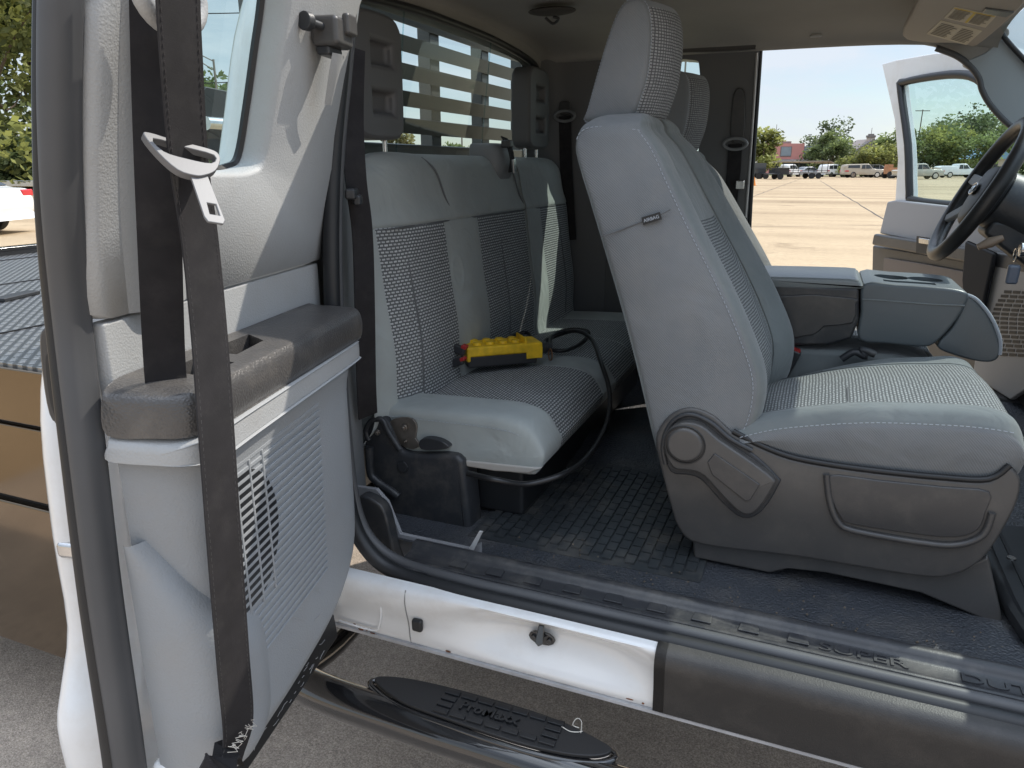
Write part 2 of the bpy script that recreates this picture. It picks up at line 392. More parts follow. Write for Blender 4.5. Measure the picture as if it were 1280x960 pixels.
part('pull_pocket', bm, PBK, door)
part('armrest_band', patch(dbox(.09, .628, 0, .119, 0, .10, 1.176, 1.2065, .006), 4, 4, True, capped=True), PLG, door)
# lower panel: deep box with swept bottom corner; sections along L, each a loop in (n, z)
rows = []
for L, zb, n1, zt in [(.12, .98, .03, 1.175), (.135, .90, .07, 1.175), (.165, .83, .088, 1.175), (.22, .775, .092, 1.175), (.30, .745, .094, 1.175), (.42, .735, .098, 1.175), (.53, .735, .102, 1.175), (.565, .735, .101, 1.175), (.59, .735, .092, 1.175), (.605, .735, .070, 1.175), (.612, .735, .03, 1.175), (.615, .735, .0, 1.175)]:
    rows.append([DP(L, n, z) for n, z in [(0, zb), (n1 - .02 if n1 > .03 else n1 * .5, zb), (n1 - .004, zb + .012), (n1, zb + .05), (n1, (zb + zt) / 2), (n1, zt - .05), (n1, zt), (0, zt)]])
low = part('lower_trim_panel', patch(rows, 3, 4, True, capped=True), PLG2, door, smooth=60)
# map pocket bulge near the leading bottom corner
rows = []
for z, k in [(.735, .75), (.76, .95), (.82, 1.), (.88, 1.), (.925, .95), (.97, .80), (1.02, .5), (1.07, .15)]:
    rows.append([DP(L, n, z) for L, n in [(.628, 0), (.632 * 1, .03 * k), (.628, .085 * k), (.605, .112 * k + .004), (.56, .115 * k + .002), (.52, .104 * k)]])
part('lower_pocket', patch(rows, 4, 4), PLG2, door, smooth=60)
# speaker grille: ribs over the panel, black slots where the speaker sits
def nl(L): return .094 + (L - .30) * .033
bm = bmesh.new(); gc = (.535, 1.035); gr = .095
bd = bmesh.new()
n_ = 28
plate(bd, [DP(gc[0] + gr * .9 * math.cos(a), nl(gc[0] + gr * .9 * math.cos(a)) + .001, gc[1] + gr * math.sin(a)) for a in [2 * math.pi * i / n_ for i in range(n_)]], DN * .0015)
k = 0; z = .855
while z < 1.165:
    f = (z - .855) / .31
    La = .285 + .015 * (1 - f); Lb = .56
    plate(bm, [DP(La, nl(La), z), DP(Lb, nl(Lb), z), DP(Lb, nl(Lb), z + .0062), DP(La, nl(La), z + .0062)], DN * .0028)
    z += .0118
for L in (.475, .51, .545): plate(bm, [DP(L, nl(L), .93), DP(L + .004, nl(L), .93), DP(L + .004, nl(L), 1.14), DP(L, nl(L), 1.14)], DN * .004)
gr_o = part('speaker_grille', bm, PLG2, door, bevel=.0012)
part('speaker_opening', bd, RUBD, door)
# paler strip painting in the sunlit panel corner beside the belt
bm = bmesh.new()
plate(bm, [DP(.575, .103, .76), DP(.588, .099, .76), DP(.588, .1, 1.17), DP(.572, .104, 1.17)], DN * .003)
part('sunlit_corner_strip', bm, PLG, door, bevel=.001)
# white lower flange + scuffed black bottom seal
bm = bmesh.new(); plate(bm, [DP(L, -.012, z) for L, z in [(.655, .66), (.63, .75), (.3, .75), (.2, .79), (.13, .9), (.10, .8), (.10, .66)]], DN * .03)
part('lower_flange', bm, WHT, door, bevel=.006)
bm = bmesh.new(); plate(bm, [DP(L, -.02, z) for L, z in [(.655, .612), (.65, .672), (.16, .672), (.15, .612)]], DN * .052)
SCF = mat('scuff grey', (.4, .4, .4), .8)
for i in range(22):
    L = random.uniform(.2, .62); z = random.uniform(.625, .66); a = random.uniform(-.6, .6); l = random.uniform(.004, .014); sc = bmesh.new()
    tube(sc, [DP(L - l * math.cos(a), .033, z - l * math.sin(a) * .5), DP(L, .0335, z), DP(L + l * .6, .033, z + random.uniform(-.006, .006))], .0005, 4); part('scuff_mark', sc, SCF, door)
bs = part('bottom_seal', bm, RUBD, door, bevel=.006)
# weather strips along the leading edge: one fat strip and one narrow lip
def spts(lst, n): return [DP(DU(px, py, n)[0], n, DU(px, py, n)[1]) for px, py in lst]
wide = spts([(90, -200), (84, -80), (80, 30), (79, 150), (83, 270), (94, 400), (112, 560), (135, 750), (160, 920), (176, 1040)], -.022)
rows = []
for i, p in enumerate(wide):
    rows.append([p + (DD * a + DN * b) * .62 for a, b in [(-.020, .018), (-.005, .016), (.010, .012), (.022, .004), (.027, -.012), (.020, -.03), (-.01, -.035), (-.024, -.01)]])
part('weather_strip', patch(rows, 5, 3, True, capped=True), RUB, door, smooth=70)
thin = spts([(66, -200), (59, -80), (55, 30), (54, 150), (57, 270), (68, 400), (86, 560), (109, 750), (134, 920), (150, 1040)], -.045)
bm = bmesh.new(); tube(bm, smooth_line(thin, 5), .010, 10)
part('seal_lip', bm, RUBD, door, smooth=70)
# recessed exterior handle in the jamb and latch
hp = [(58, 425), (66, 405), (85, 398), (92, 425), (98, 480), (106, 540), (108, 565), (98, 565), (80, 540), (66, 500)]
hpts = smooth_line([UP(*p, DP(.572, 0, 1.2), DD) for p in hp], 4, True)
bm = bmesh.new(); plate(bm, hpts, DD * .012); h1 = part('exterior_handle', bm, PDK2, door, bevel=.004)
cc = sum((V(p) for p in hpts), V()) / len(hpts)
bm = bmesh.new(); plate(bm, [cc + (p - cc) * .62 + DD * .0125 for p in hpts], DD * .002); part('handle_recess', bm, RUBD, door)
lp = UP(95, 683, DP(.59, 0, 1.0), DD)
bm = bmesh.new(); box(bm, lp, (.035, .03, .022), Matrix.Rotation(.2, 3, 'Z')); part('door_latch', bm, STEEL, door, bevel=.006)
# glass
bm = bmesh.new()
gp = [DP(.58, -.05, 1.46), DP(-.02, -.05, 1.46), DP(-.02, -.05, 1.86), DP(.56, -.05, 1.86)]
bm.faces.new([bm.verts.new(p) for p in gp]); part('window_pane', bm, GLS, door)
bm = bmesh.new(); hh = [V(DP(cx + (L - cx) * .93, -.043, cz + (z - cz) * .93)) for L, z in hole]
tube(bm, hh, .006, 6, True); part('window_gasket', bm, RUBD, door)
# pop-out window catch
Lq, zq = DU(398, 42); o_ = DP(Lq, .0, zq); M = basis(o_, -DD, (0, 0, 1))
def mb(bm, c, s): box(bm, M @ V(c), s, M.to_3x3())
bm = bmesh.new(); mb(bm, (0, 0, .022), (.062, .042, .044)); q1 = part('window_catch', bm, PDK, door, bevel=.008, seg=3)
bm = bmesh.new(); mb(bm, (.012, .012, .046), (.036, .03, .012)); part('catch_button', bm, PDK, door, bevel=.005, seg=3)
bm = bmesh.new(); mb(bm, (.0, -.026, .016), (.05, .014, .022)); part('catch_base', bm, PBK, door, bevel=.004)
bm = bmesh.new(); cyl(bm, M @ V((-.03, .004, .02)), M @ V((-.062, .006, .012)), .006); cyl(bm, M @ V((-.058, .006, .014)), M @ V((-.070, .006, .010)), .013); part('catch_pivot', bm, PBK, door, bevel=.002)
rows = [[M @ V(p) for p in r] for r in [[(-.022, -.03, .03), (.0, -.03, .036), (.022, -.03, .03)], [(-.014, -.06, .018), (.004, -.06, .024), (.022, -.06, .018)], [(.004, -.10, .0), (.016, -.10, .006), (.028, -.10, .0)]]]
part('catch_ramp', patch(rows, 4, 4), PLG, door)

# near seat belt hung on the door
sb = bmesh.new()
pA = [DP(DU(192, -60, .03)[0], .03, DU(192, -60, .03)[1]), DP(DU(194, 100, .035)[0], .035, DU(194, 100, .035)[1]), DP(DU(198, 250, .05)[0], .05, DU(198, 250, .05)[1]), DP(DU(205, 440, .055)[0], .055, DU(205, 440, .055)[1]), DP(DU(206, 478, .055)[0], .055, 1.225)]
ribbon(sb, smooth_line(pA, 6), V((.62, .78, 0)), .044, .0022)
belt = part('seat_belt', sb, BELT, T, smooth=40)
sb = bmesh.new()
pb = [(222, -20, .085), (226, 60, .085), (236, 200, .085), (250, 300, .10), (262, 420, .125), (272, 560, .135), (282, 700, .137), (292, 830, .132), (298, 905, .122), (292, 935, .115), (272, 958, .11), (255, 985, .105)]
pB = [DP(DU(a, b, n)[0], n, DU(a, b, n)[1]) - DN * tum(DU(a, b, n)[1]) * .0 for a, b, n in pb]
ribbon(sb, smooth_line(pB, 6), V((.087, .996, 0)), .047, .0025)
lw_ = part('lap_webbing', sb, BELT, belt, smooth=40)
for sg in (-1, 1):
    bm = bmesh.new(); stitches(bm, [p + V((.087, .996, 0)) * (.020 * sg) + V((.0012, -.0002, 0)) for p in smooth_line(pB[:10], 4)], .004, .0035, .0005); part('belt_stitching', bm, mat('belt thread', (.06, .055, .055), .8), belt)
Lk, zk = DU(232, 196, .09); M2 = basis(DP(Lk, .0795, zk), V((.42, .85, -.20)), V((-.72, .2, 1))).copy() @ Matrix.Translation((.006, 0, 0)) @ Matrix.Diagonal((.88, 1, 1, 1))
tn = bmesh.new()
def q2(pts, h0, h1): plate(tn, [M2 @ V((x, y, h0)) for x, y in pts], (M2.to_3x3() @ V((0, 0, h1 - h0))))
# tongue: frame around webbing plus a blade with a square hole
o_t = smooth_line([V((*p, 0)) for p in [(-.043, .012), (-.036, .016), (-.014, .014), (.024, .013), (.038, .010), (.040, .0), (.032, -.015), (.018, -.024), (.006, -.027), (-.012, -.024), (-.030, -.008)]], 3, True)
i_t = smooth_line([V((*p, 0)) for p in [(-.033, .009), (.0, .007), (.033, .005), (.028, -.006), (.0, -.007), (-.024, -.004)]], 3, True)
tn.free(); tn = bmesh.new()
va, vb = [tn.verts.new(M2 @ p) for p in o_t], [tn.verts.new(M2 @ p) for p in i_t]
bmesh.ops.triangle_fill(tn, use_beauty=True, edges=[tn.edges.new((v[i], v[(i + 1) % len(v)])) for v in (va, vb) for i in range(len(v))])
ex_ = bmesh.ops.extrude_face_region(tn, geom=list(tn.faces)); bmesh.ops.translate(tn, vec=M2.to_3x3() @ V((0, 0, .009)), verts=[v for v in ex_['geom'] if isinstance(v, bmesh.types.BMVert)])
tg = part('tongue_frame', tn, mat('satin tongue grey', (.17, .17, .175), .5, .2), belt, bevel=.0022)
bl = bmesh.new(); bo_t = [V((*p, .003)) for p in [(.002, -.018), (.022, -.016), (.034, -.074), (.031, -.079), (.014, -.079), (.011, -.074)]]; bh = [V((*p, .003)) for p in [(.0165, -.056), (.0265, -.056), (.0285, -.069), (.0175, -.069)]]
va, vb = [bl.verts.new(M2 @ p) for p in bo_t], [bl.verts.new(M2 @ p) for p in bh]
bmesh.ops.triangle_fill(bl, use_beauty=True, edges=[bl.edges.new((v[i], v[(i + 1) % len(v)])) for v in (va, vb) for i in range(len(v))])
ex_ = bmesh.ops.extrude_face_region(bl, geom=list(bl.faces)); bmesh.ops.translate(bl, vec=M2.to_3x3() @ V((0, 0, .003)), verts=[v for v in ex_['geom'] if isinstance(v, bmesh.types.BMVert)])
part('tongue_blade', bl, mat('worn steel', (.20, .20, .205), .5, .15), belt, bevel=.001)
bm = bmesh.new(); c = DP(DU(212, -8, .05)[0], .05, DU(212, -8, .05)[1])
tube(bm, [c + DD * (.046 * math.cos(a)) + V((0, 0, .03 * math.sin(a))) for a in [2 * math.pi * i / 28 for i in range(28)]], .010, 10, True)
part('belt_guide', bm, PLG, belt, smooth=70)
bm = bmesh.new()
for i in range(16):
    b0 = pB[8] + DD * random.uniform(-.022, .022) + V((0, 0, -.012)) + DN * .003
    tube(bm, [b0, b0 + V((random.uniform(-.01, .01), random.uniform(-.006, .006), random.uniform(-.008, .004))), b0 + V((random.uniform(-.008, .008), random.uniform(-.008, .008), random.uniform(-.012, .005)))], .0004, 4)
part('frayed_threads', bm, mat('frayed thread', (.6, .55, .48), .9), belt)

# ------------------------------------------------------------------ rocker, sill, floor
bm = bmesh.new()
def sec_rock(x):
    dip = 1 / (1 + math.exp(-(x + .50) / .035)) * 1 / (1 + math.exp((x + .20) / .028))                      # hollow around the striker
    return [V((x, 1.062, .742)), V((x, 1.042, .736)), V((x, 1.036 + .030 * dip, .716)), V((x, 1.039 + .052 * dip, .692)), V((x, 1.047 + .030 * dip, .66)), V((x, 1.05, .63)), V((x, 1.055, .612)), V((x, 1.075, .606)), V((x, 1.20, .61))]
xs = [-1.02, -.9, -.82, -.74, -.66, -.60, -.55, -.51, -.47, -.43, -.37, -.30, -.25, -.22, -.19, -.16, -.12, -.05, .1, .4, .9, 1.2]
rock = part('rocker_panel', patch([sec_rock(x) for x in xs], 2, 3), WHT, T, smooth=60)
bm = bmesh.new(); box(bm, (.1, 1.062, .6105), (1.9, .03, .006)); part('pinch_flange', bm, mat('grey seam sealer', (.42, .42, .43), .6, var=(20, .2)), rock)
bm = bmesh.new(); bm.free(); bm = patch([[V((x, y, z)) for y, z in [(1.066, .7455), (1.040, .7400), (1.030, .722), (1.032, .70), (1.040, .66), (1.044, .617)]] for x in (-.155, -.148, .2, .7, 1.2)], 2, 3); part('scuff_guard', bm, mat('scuff guard grey', (.034, .032, .031), .5, bump=('grain', 500, .0006, .5), dust=(.10, 12, (.25, .22, .19))), rock, smooth=60)
p = U(523, 780, Y=1.043); bm = bmesh.new(); box(bm, (p.x, 1.0395, p.z), (.022, .012, .026)); part('drain_hole', bm, RUBD, rock, bevel=.005)
p = U(508, 770, Y=1.04); bm = bmesh.new(); tube(bm, smooth_line([q + V((0, -.0002, 0)) for q in sec_rock(p.x)[1:7]], 4), .0013, 6); part('panel_joint', bm, mat('joint shadow', (.25, .25, .25), .8), rock)
bm = bmesh.new(); 
for a in [(440, 742), (478, 770)]: pass
pts = smooth_line([U(*q, Y=1.042) for q in [(424, 742), (470, 752), (476, 762), (474, 782), (466, 788), (424, 776)]], 3, False)
tube(bm, pts, .002, 6); part('pressed_rib', bm, WHT, rock)
RST = mat('rust', (.16, .06, .025), .9, var=(60, .4))
for i in range(24):
    x = random.choice([random.uniform(-.86, -.72), random.uniform(-.6, .0), random.uniform(0, .5)]); bm = bmesh.new()
    bmesh.ops.create_icosphere(bm, subdivisions=1, radius=1, matrix=Matrix.Translation((x, 1.0495, random.uniform(.610, .624))) @ Matrix.Diagonal((random.uniform(.002, .008), .0015, random.uniform(.001, .003), 1))); part('rust_spot', bm, RST, rock)
p = U(676, 800, Y=1.07); c = V((p.x, 1.080, p.z))
bm = bmesh.new(); plate(bm, smooth_line([c + V(q) for q in [(-.026, 0, .0), (-.014, 0, .012), (.014, 0, .012), (.026, 0, .0), (.014, 0, -.012), (-.014, 0, -.012)]], 2, True), (0, -.006, 0))
st = part('striker', bm, BLKP, rock, bevel=.002)
bm = bmesh.new(); plate(bm, [c + V(q) for q in [(-.005, -.004, .03), (.005, -.004, .03), (.008, -.016, .0), (.0, -.018, -.006), (-.008, -.016, .0)]], (0, -.006, 0)); part('striker_post', bm, BLKP, rock, bevel=.002)
for s in (-1, 1):
    bm = bmesh.new(); cyl(bm, c + V((.015 * s, -.005, .0)), c + V((.015 * s, -.0105, .0)), .0055, n=6); part('bolt', bm, BLKP, rock, bevel=.001)

# opening seal: rises at the rear edge of the opening, runs along the sill
rearX = -.80
sl = [U(438, -120, Y=1.16), U(428, 60, Y=1.15), U(416, 200, Y=1.13), U(414, 330, Y=1.11), U(419, 450, Y=1.10), U(427, 560, Y=1.09), U(438, 640, Y=1.085), U(458, 685, Y=1.08), U(495, 715, Z=.742)]
sl += [V((x, 1.073, .738)) for x in (-.55, -.4, -.2, 0, .3, .7, 1.1)]
bm = bmesh.new(); tube(bm, smooth_line(sl, 6), .015, 10)
part('door_opening_seal', bm, RUBD, T, smooth=70)
bm = bmesh.new(); tube(bm, smooth_line([p + V((-.004, .024, .006)) if i < 8 else p + V((0, .022, .010)) for i, p in enumerate(sl)], 6), .011, 8)
part('inner_seal_lip', bm, RUB, T, smooth=70)
# sill plate
SIL = mat('sill plastic', (.034, .035, .039), .36, bump=('grain', 700, .0005, .3), dust=(.28, 14, (.26, .24, .21)))
secs = []
for x in (-.70, -.55, -.3, 0, .4, .9, 1.2):
    secs.append([V((x, y, z)) for y, z in [(1.088, .735), (1.089, .750), (1.096, .7535), (1.104, .7525), (1.1055, .749), (1.109, .749), (1.1105, .7525), (1.116, .7535), (1.124, .750), (1.128, .7485), (1.150, .7495), (1.158, .752), (1.164, .760), (1.174, .7635), (1.184, .761), (1.19, .752), (1.20, .735)]])
sill = part('sill_plate', patch(secs, 2, 2), SIL, T, smooth=40)
for i in range(22):
    x = -.60 + i * .078
    if x > .05: break
    yt = 1.1305 if x < .06 else 1.1465
    bm = bmesh.new(); plate(bm, [(x, yt, .7492), (x + .034, yt, .7492), (x + .032, 1.1535, .7505), (x + .003, 1.1535, .7505)], (0, 0, .0028)); part('tread_block', bm, SIL, sill, bevel=.0012)
for s, x0 in (('SUPER', U(1022, 828, Z=.75).x), ('DUTY', U(1203, 862, Z=.75).x)):
    me = text_mesh(s, .027, .0014, basis((x0, 1.1295, .7492), (1, 0, 0), (0, 1, .045)) @ Matrix.Diagonal((1.75, 1, 1, 1)), 0)
    link('sill_lettering', me, sill, SIL, smooth=0)
# floor pan in black vinyl
secs = []
for x in (-1.0, -.6, -.45, -.3, 0, .2, .35, .5, .7, 1.1):
    up = .0 if x < .45 else (x - .45) * .15
    secs.append([V((x, y, z + (up if 0 < i < 9 else 0))) for i, (y, z) in enumerate([(1.185, .750), (1.20, .742), (1.235, .728), (1.30, .722), (1.45, .718), (1.7, .72), (1.85, .735), (1.98, .75), (2.11, .735), (2.3, .72), (2.66, .722), (2.74, .735), (2.80, .75)])])
fl = part('floor_pan', patch(secs, 4, 4), VIN, T, smooth=60)
# ribbed rubber mat between bench and front seat
bm = bmesh.new()
x = -.62
r = 0
while x < -.16:
    y = 1.33 + (.018 if r % 2 else 0)
    while y < 2.05:
        w = .032; box(bm, (x, y, .7255), (.019, w, .006)); y += .037
    x += .024; r += 1
box(bm, (-.39, 1.69, .7215), (.5, .78, .005))
part('rear_floor_mat', bm, RUB if False else mat('mat rubber', (.036, .041, .045), .42, var=(8, .2), dust=(0.3, 9, (.30, .265, .22))), T, bevel=0, smooth=0)
bm = bmesh.new()
plate(bm, smooth_line([(.40, 1.33, .735), (.40, 1.75, .735), (.85, 1.75, .79), (.85, 1.30, .79), (.46, 1.28, .735)], 1, True), (0, 0, .006))
for i in range(22): box(bm, (.43 + i * .018, 1.52, .7425 + max(0, i * .018 - .02) * .135), (.007, .40, .008))
fm = part('front_floor_mat', bm, RUBD, T)
bm = bmesh.new(); tube(bm, smooth_line([(.395, 1.76, .735), (.392, 1.5, .738), (.398, 1.36, .738), (.43, 1.29, .74), (.6, 1.28, .762), (.85, 1.28, .80)], 5), .014, 8); part('mat_rim', bm, RUBD, fm)
bm = bmesh.new(); cyl(bm, U(1264, 699, Z=.755), U(1264, 699, Z=.755) + V((0, 0, .004)), .008); part('snap_button', bm, STEEL, fm)

# grit trodden into the cab floor
GRT = mat('dry grit', (.15, .12, .09), .9, var=(80, .4)); bm = bmesh.new(); rg_ = random.Random(3)
for i in range(130):
    x, y = rg_.uniform(-.55, .38), 1.215 + abs(rg_.gauss(0, .09)); z = .728 if y < 1.27 else .7215
    if x < -.14 and 1.30 < y: z = .7295
    if y > 1.34 and x > -.2: continue
    k = rg_.uniform(.0008, .0024); bmesh.ops.create_icosphere(bm, subdivisions=1, radius=k, matrix=Matrix.Translation((x, y, z + k * .4)))
part('floor_grit', bm, GRT, T, smooth=0)['kind'] = 'stuff'
# scratches on the lower door trim
for i in range(14):
    L0 = rg_.uniform(.18, .50); z0 = rg_.uniform(.78, .86) if i % 2 else rg_.uniform(.86, 1.15); a = rg_.uniform(-.9, .9); l = rg_.uniform(.006, .03)
    if L0 > .28 and z0 > .86: L0 = rg_.uniform(.16, .26)
    bm = bmesh.new(); tube(bm, [DP(L0 + l * t, nl(L0 + l * t) - (.004 if L0 < .3 else 0) + .0012, z0 + l * t * a) for t in (0, .5, 1)], .00045, 4); part('scratch_mark', bm, SCF, door)

# ------------------------------------------------------------------ step bar
bar = [V((-1.02, 1.13, .50)), V((-.95, 1.04, .505)), V((-.87, .985, .512)), V((-.78, .965, .516)), V((-.6, .96, .517)), V((-.2, .96, .517)), V((.3, .96, .517)), V((.9, .96, .517)), V((1.4, .96, .517))]
bm = bmesh.new(); tube(bm, smooth_line(bar, 6), .036, 24)
step = part('step_bar', bm, BLKP, T, smooth=70)
# place pad from its survey outline on the plane of the bar's top
padz = .560
oc = [(468, 848), (500, 846), (560, 858), (640, 880), (700, 900), (745, 922), (765, 936), (745, 944), (700, 940), (640, 925), (560, 898), (500, 875)]
pad = smooth_line([U(*p, Z=padz) for p in oc], 5, True)
bm = bmesh.new(); plate(bm, [p + V((0, 0, -.030)) for p in pad], (0, 0, .0225)); part('pad_body', bm, mat('polished pad side', (.42, .36, .30), .22, .9), step, bevel=.003)
bm = bmesh.new(); plate(bm, [p + V((0, 0, -.007)) for p in pad], (0, 0, .007))
pd = part('step_pad', bm, mat('step rubber', (.02, .02, .021), .55, bump=('grain', 600, .0005, .3)), step, bevel=.002)
pc = sum(pad, V()) / len(pad); ex = (U(745, 930, Z=padz) - U(480, 853, Z=padz)).normalized(); ey = V((-ex.y, ex.x, 0))
hl = (U(755, 935, Z=padz) - U(470, 850, Z=padz)).length / 2
for i in range(7):
    a = -hl * .52 + i * hl * .150
    for j in range(4):
        if 1 <= i <= 5 and j in (1, 2): continue
        b = -.030 + j * .0165
        bm = bmesh.new(); box(bm, pc + ex * (a + hl * .072) + ey * (b + .004) + V((0, 0, .002)), (hl * .13, .0115, .0045), basis((0, 0, 0), ex, ey).to_3x3()); part('tread_bar', bm, RUBD, step, bevel=.0012)
me = text_mesh('ProMaxx', .031, .002, basis(pc - ex * (hl * .33) - ey * .010 + V((0, 0, .003)), ex, ey), .0008)
link('pad_lettering', me, step, RUBD, smooth=0)
bm = bmesh.new()
for ln in ([(702, 908), (712, 914), (722, 915), (728, 914)], [(726, 916), (727, 902), (721, 898), (716, 906), (724, 910)]):
    tube(bm, smooth_line([U(*p, Z=padz + .0015) for p in ln], 4), .0008, 5)
part('pad_scratch', bm, mat('pale scratch', (.7, .66, .58), .8), step)
bm = bmesh.new(); tube(bm, [p + V((0, -.002, -.012)) for p in [pc + (q - pc) * 1.035 for q in pad]], .006, 8, True); part('pad_bezel', bm, BLKP, step, smooth=70)
for x in (-.9, .9):
    bm = bmesh.new(); tube(bm, smooth_line([(x, .98, .50), (x, 1.15, .47), (x, 1.35, .50)], 5), .022, 10); part('bar_bracket', bm, BLKP, step)

# ------------------------------------------------------------------ bench seat (rear)
YB0, YB1 = 1.375, 2.695
def band(px): return U(px, 300, X=-.885).y
b_ = [band(x) for x in (462, 503, 552, 594, 621, 652, 672, 695)]
ys = [YB0 + .0, YB0 + .012, b_[0] - .012, b_[0], b_[1], b_[2], b_[2] + .014, (b_[2] + b_[3]) / 2, b_[3] - .014, b_[3], b_[4], b_[5], b_[5] + .014, b_[6] - .012, b_[6], b_[7], b_[7] + .10, b_[7] + .112, YB1 - .012, YB1]
zseam = U(500, 283, X=-.90).z
bs_cell = {3: 1, 4: 1, 9: 1, 10: 1, 14: 1, 15: 1}
def bench_sec(y, i):
    edge = min(1, max(0, min(y - YB0, YB1 - y) / .05)); rnd = (1 - math.sqrt(max(0, 1 - (1 - edge) ** 2))) * .045
    puff = 0
    for c in range(3, 16):
        pass
    seamd = -.002 if i in (4, 10, 15) else 0
    bol = .007 if (i in (2, 7, 12)) else 0
    f = lambda x: x - rnd + seamd + bol
    b = -1.0
    return [V((-.86 - .05, y, .90)), V((f(-.842), y, .94)), V((f(-.842), y, 1.0)), V((f(-.842), y, 1.10)), V((f(-.86), y, 1.22)), V((f(-.876), y, zseam - .012)), V((f(-.881), y, zseam)), V((f(-.881) + .002, y, zseam + .012)), V((f(-.893), y, 1.42)), V((f(-.905), y, 1.485 - rnd * .4)), V((f(-.925), y, 1.518 - rnd)), V((-.955, y, 1.53 - rnd)), V((-.985 + rnd * .6, y, 1.515 - rnd)), V((b + rnd, y, 1.45)), V((b + rnd, y, .90))]
ctrl = [bench_sec(y, i) for i, y in enumerate(ys)]
# belt notch at the middle top
def bmat(it, is_): return 1 if (it in bs_cell and 1 <= is_ <= 5) else 0
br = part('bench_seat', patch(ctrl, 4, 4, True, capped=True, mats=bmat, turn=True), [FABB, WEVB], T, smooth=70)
def fx(z): return -.842 if z < 1.1 else -.842 - (z - 1.1) * .15
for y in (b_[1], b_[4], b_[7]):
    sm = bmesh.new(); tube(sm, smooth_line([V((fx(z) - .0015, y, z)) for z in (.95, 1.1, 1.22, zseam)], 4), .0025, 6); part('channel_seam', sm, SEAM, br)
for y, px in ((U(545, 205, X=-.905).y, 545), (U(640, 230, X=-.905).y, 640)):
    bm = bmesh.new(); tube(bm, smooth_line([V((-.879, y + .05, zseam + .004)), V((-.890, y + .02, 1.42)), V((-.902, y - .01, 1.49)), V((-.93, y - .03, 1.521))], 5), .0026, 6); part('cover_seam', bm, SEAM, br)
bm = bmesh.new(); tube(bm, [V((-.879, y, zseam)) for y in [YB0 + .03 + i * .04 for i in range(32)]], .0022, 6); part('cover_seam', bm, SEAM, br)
# round dimple (latch button) in the seat back
from mathutils.bvhtree import BVHTree
bt = BVHTree.FromPolygons([v.co + loc_of(br) for v in br.data.vertices], [tuple(p.vertices) for p in br.data.polygons])
c = U(579, 340, X=-.845); rows = []
for rr, hh in ((.60, -.0004), (.74, .0006), (.88, .0012), (1.0, .0014), (1.12, .0010), (1.26, .0004), (1.4, -.0004)):
    row = []
    for k in range(32):
        a = 2 * math.pi * k / 32; q = V((-.5, c.y + .026 * rr * math.cos(a), c.z + .044 * rr * math.sin(a))); hit = bt.ray_cast(q, V((-1, 0, 0)))[0]; row.append(hit + V((hh, 0, 0)))
    rows.append(row)
part('cover_dimple', patch(rows, 2, 1, True), FABB, br, smooth=80)
# cushion
YC0, YC1 = 1.358, 2.70
yc = [YC0, YC0 + .006, YC0 + .03, YC0 + .08, YC0 + .115, YC0 + .13, 1.66, 1.83, 1.845, 1.90, 1.955, 1.97, 2.09, 2.20, 2.215, 2.36, 2.50, 2.52, 2.66, YC1]
cu_cell = {5: 1, 6: 1, 11: 1, 12: 1, 14: 1, 15: 1}
def cush_sec(y, i):
    side = i in (0, len(yc) - 1); d = .03 if side else 0
    bolster = .016 if i in (2, 3, 4) else (.004 if i in (6, 12, 15) else .006)
    t = -.004 if i in (5, 8, 10, 11, 14, 17) else 0
    zt = .957 + bolster + t
    return [V((-.95, y, .87)), V((-.92, y, zt - d)), V((-.84, y, zt + .004 - d)), V((-.76, y, zt + .008 - d)), V((-.66, y, zt + .012 - d)), V((-.58, y, zt + .013 - d)), V((-.525 - d * .3, y, zt - .002 - d)), V((-.497 - d * .5, y, zt - .038 - d * .6)), V((-.490 - d * .6, y, .905)), V((-.503 - d * .6, y, .872 + d * .3)), V((-.54, y, .862 + d * .2)), V((-.75, y, .862))]
bc = part('seat_cushion', patch([cush_sec(y, i) for i, y in enumerate(yc)], 4, 4, True, capped=True, turn=True, mats=lambda it, is_: 1 if (it in cu_cell and 1 <= is_ <= 8) else 0), [FABB, WEVB], br, smooth=70)
bm = bmesh.new()
ln = smooth_line([V((-.93, YC0 - .0005, .950)), V((-.8, YC0 - .0015, .955)), V((-.65, YC0 - .0015, .959)), V((-.57, YC0 - .0005, .957)), V((-.530, YC0 + .003, .945))], 6)
stitches(bm, ln, .0055, .0038, .0008); part('stitching', bm, THREAD, br)
bm = bmesh.new(); plate(bm, [(-.93, YC0 - .003, .86), (-.60, YC0 - .003, .86), (-.52, YC0 - .003, .868), (-.49, YC0 - .003, .885), (-.49, YC0 + 1.1, .885), (-.52, YC0 + 1.1, .868)][:4], (0, .02, 0))
part('cushion_edging', bm, mat('pale edging', (.42, .40, .37), .8), br, bevel=.004)
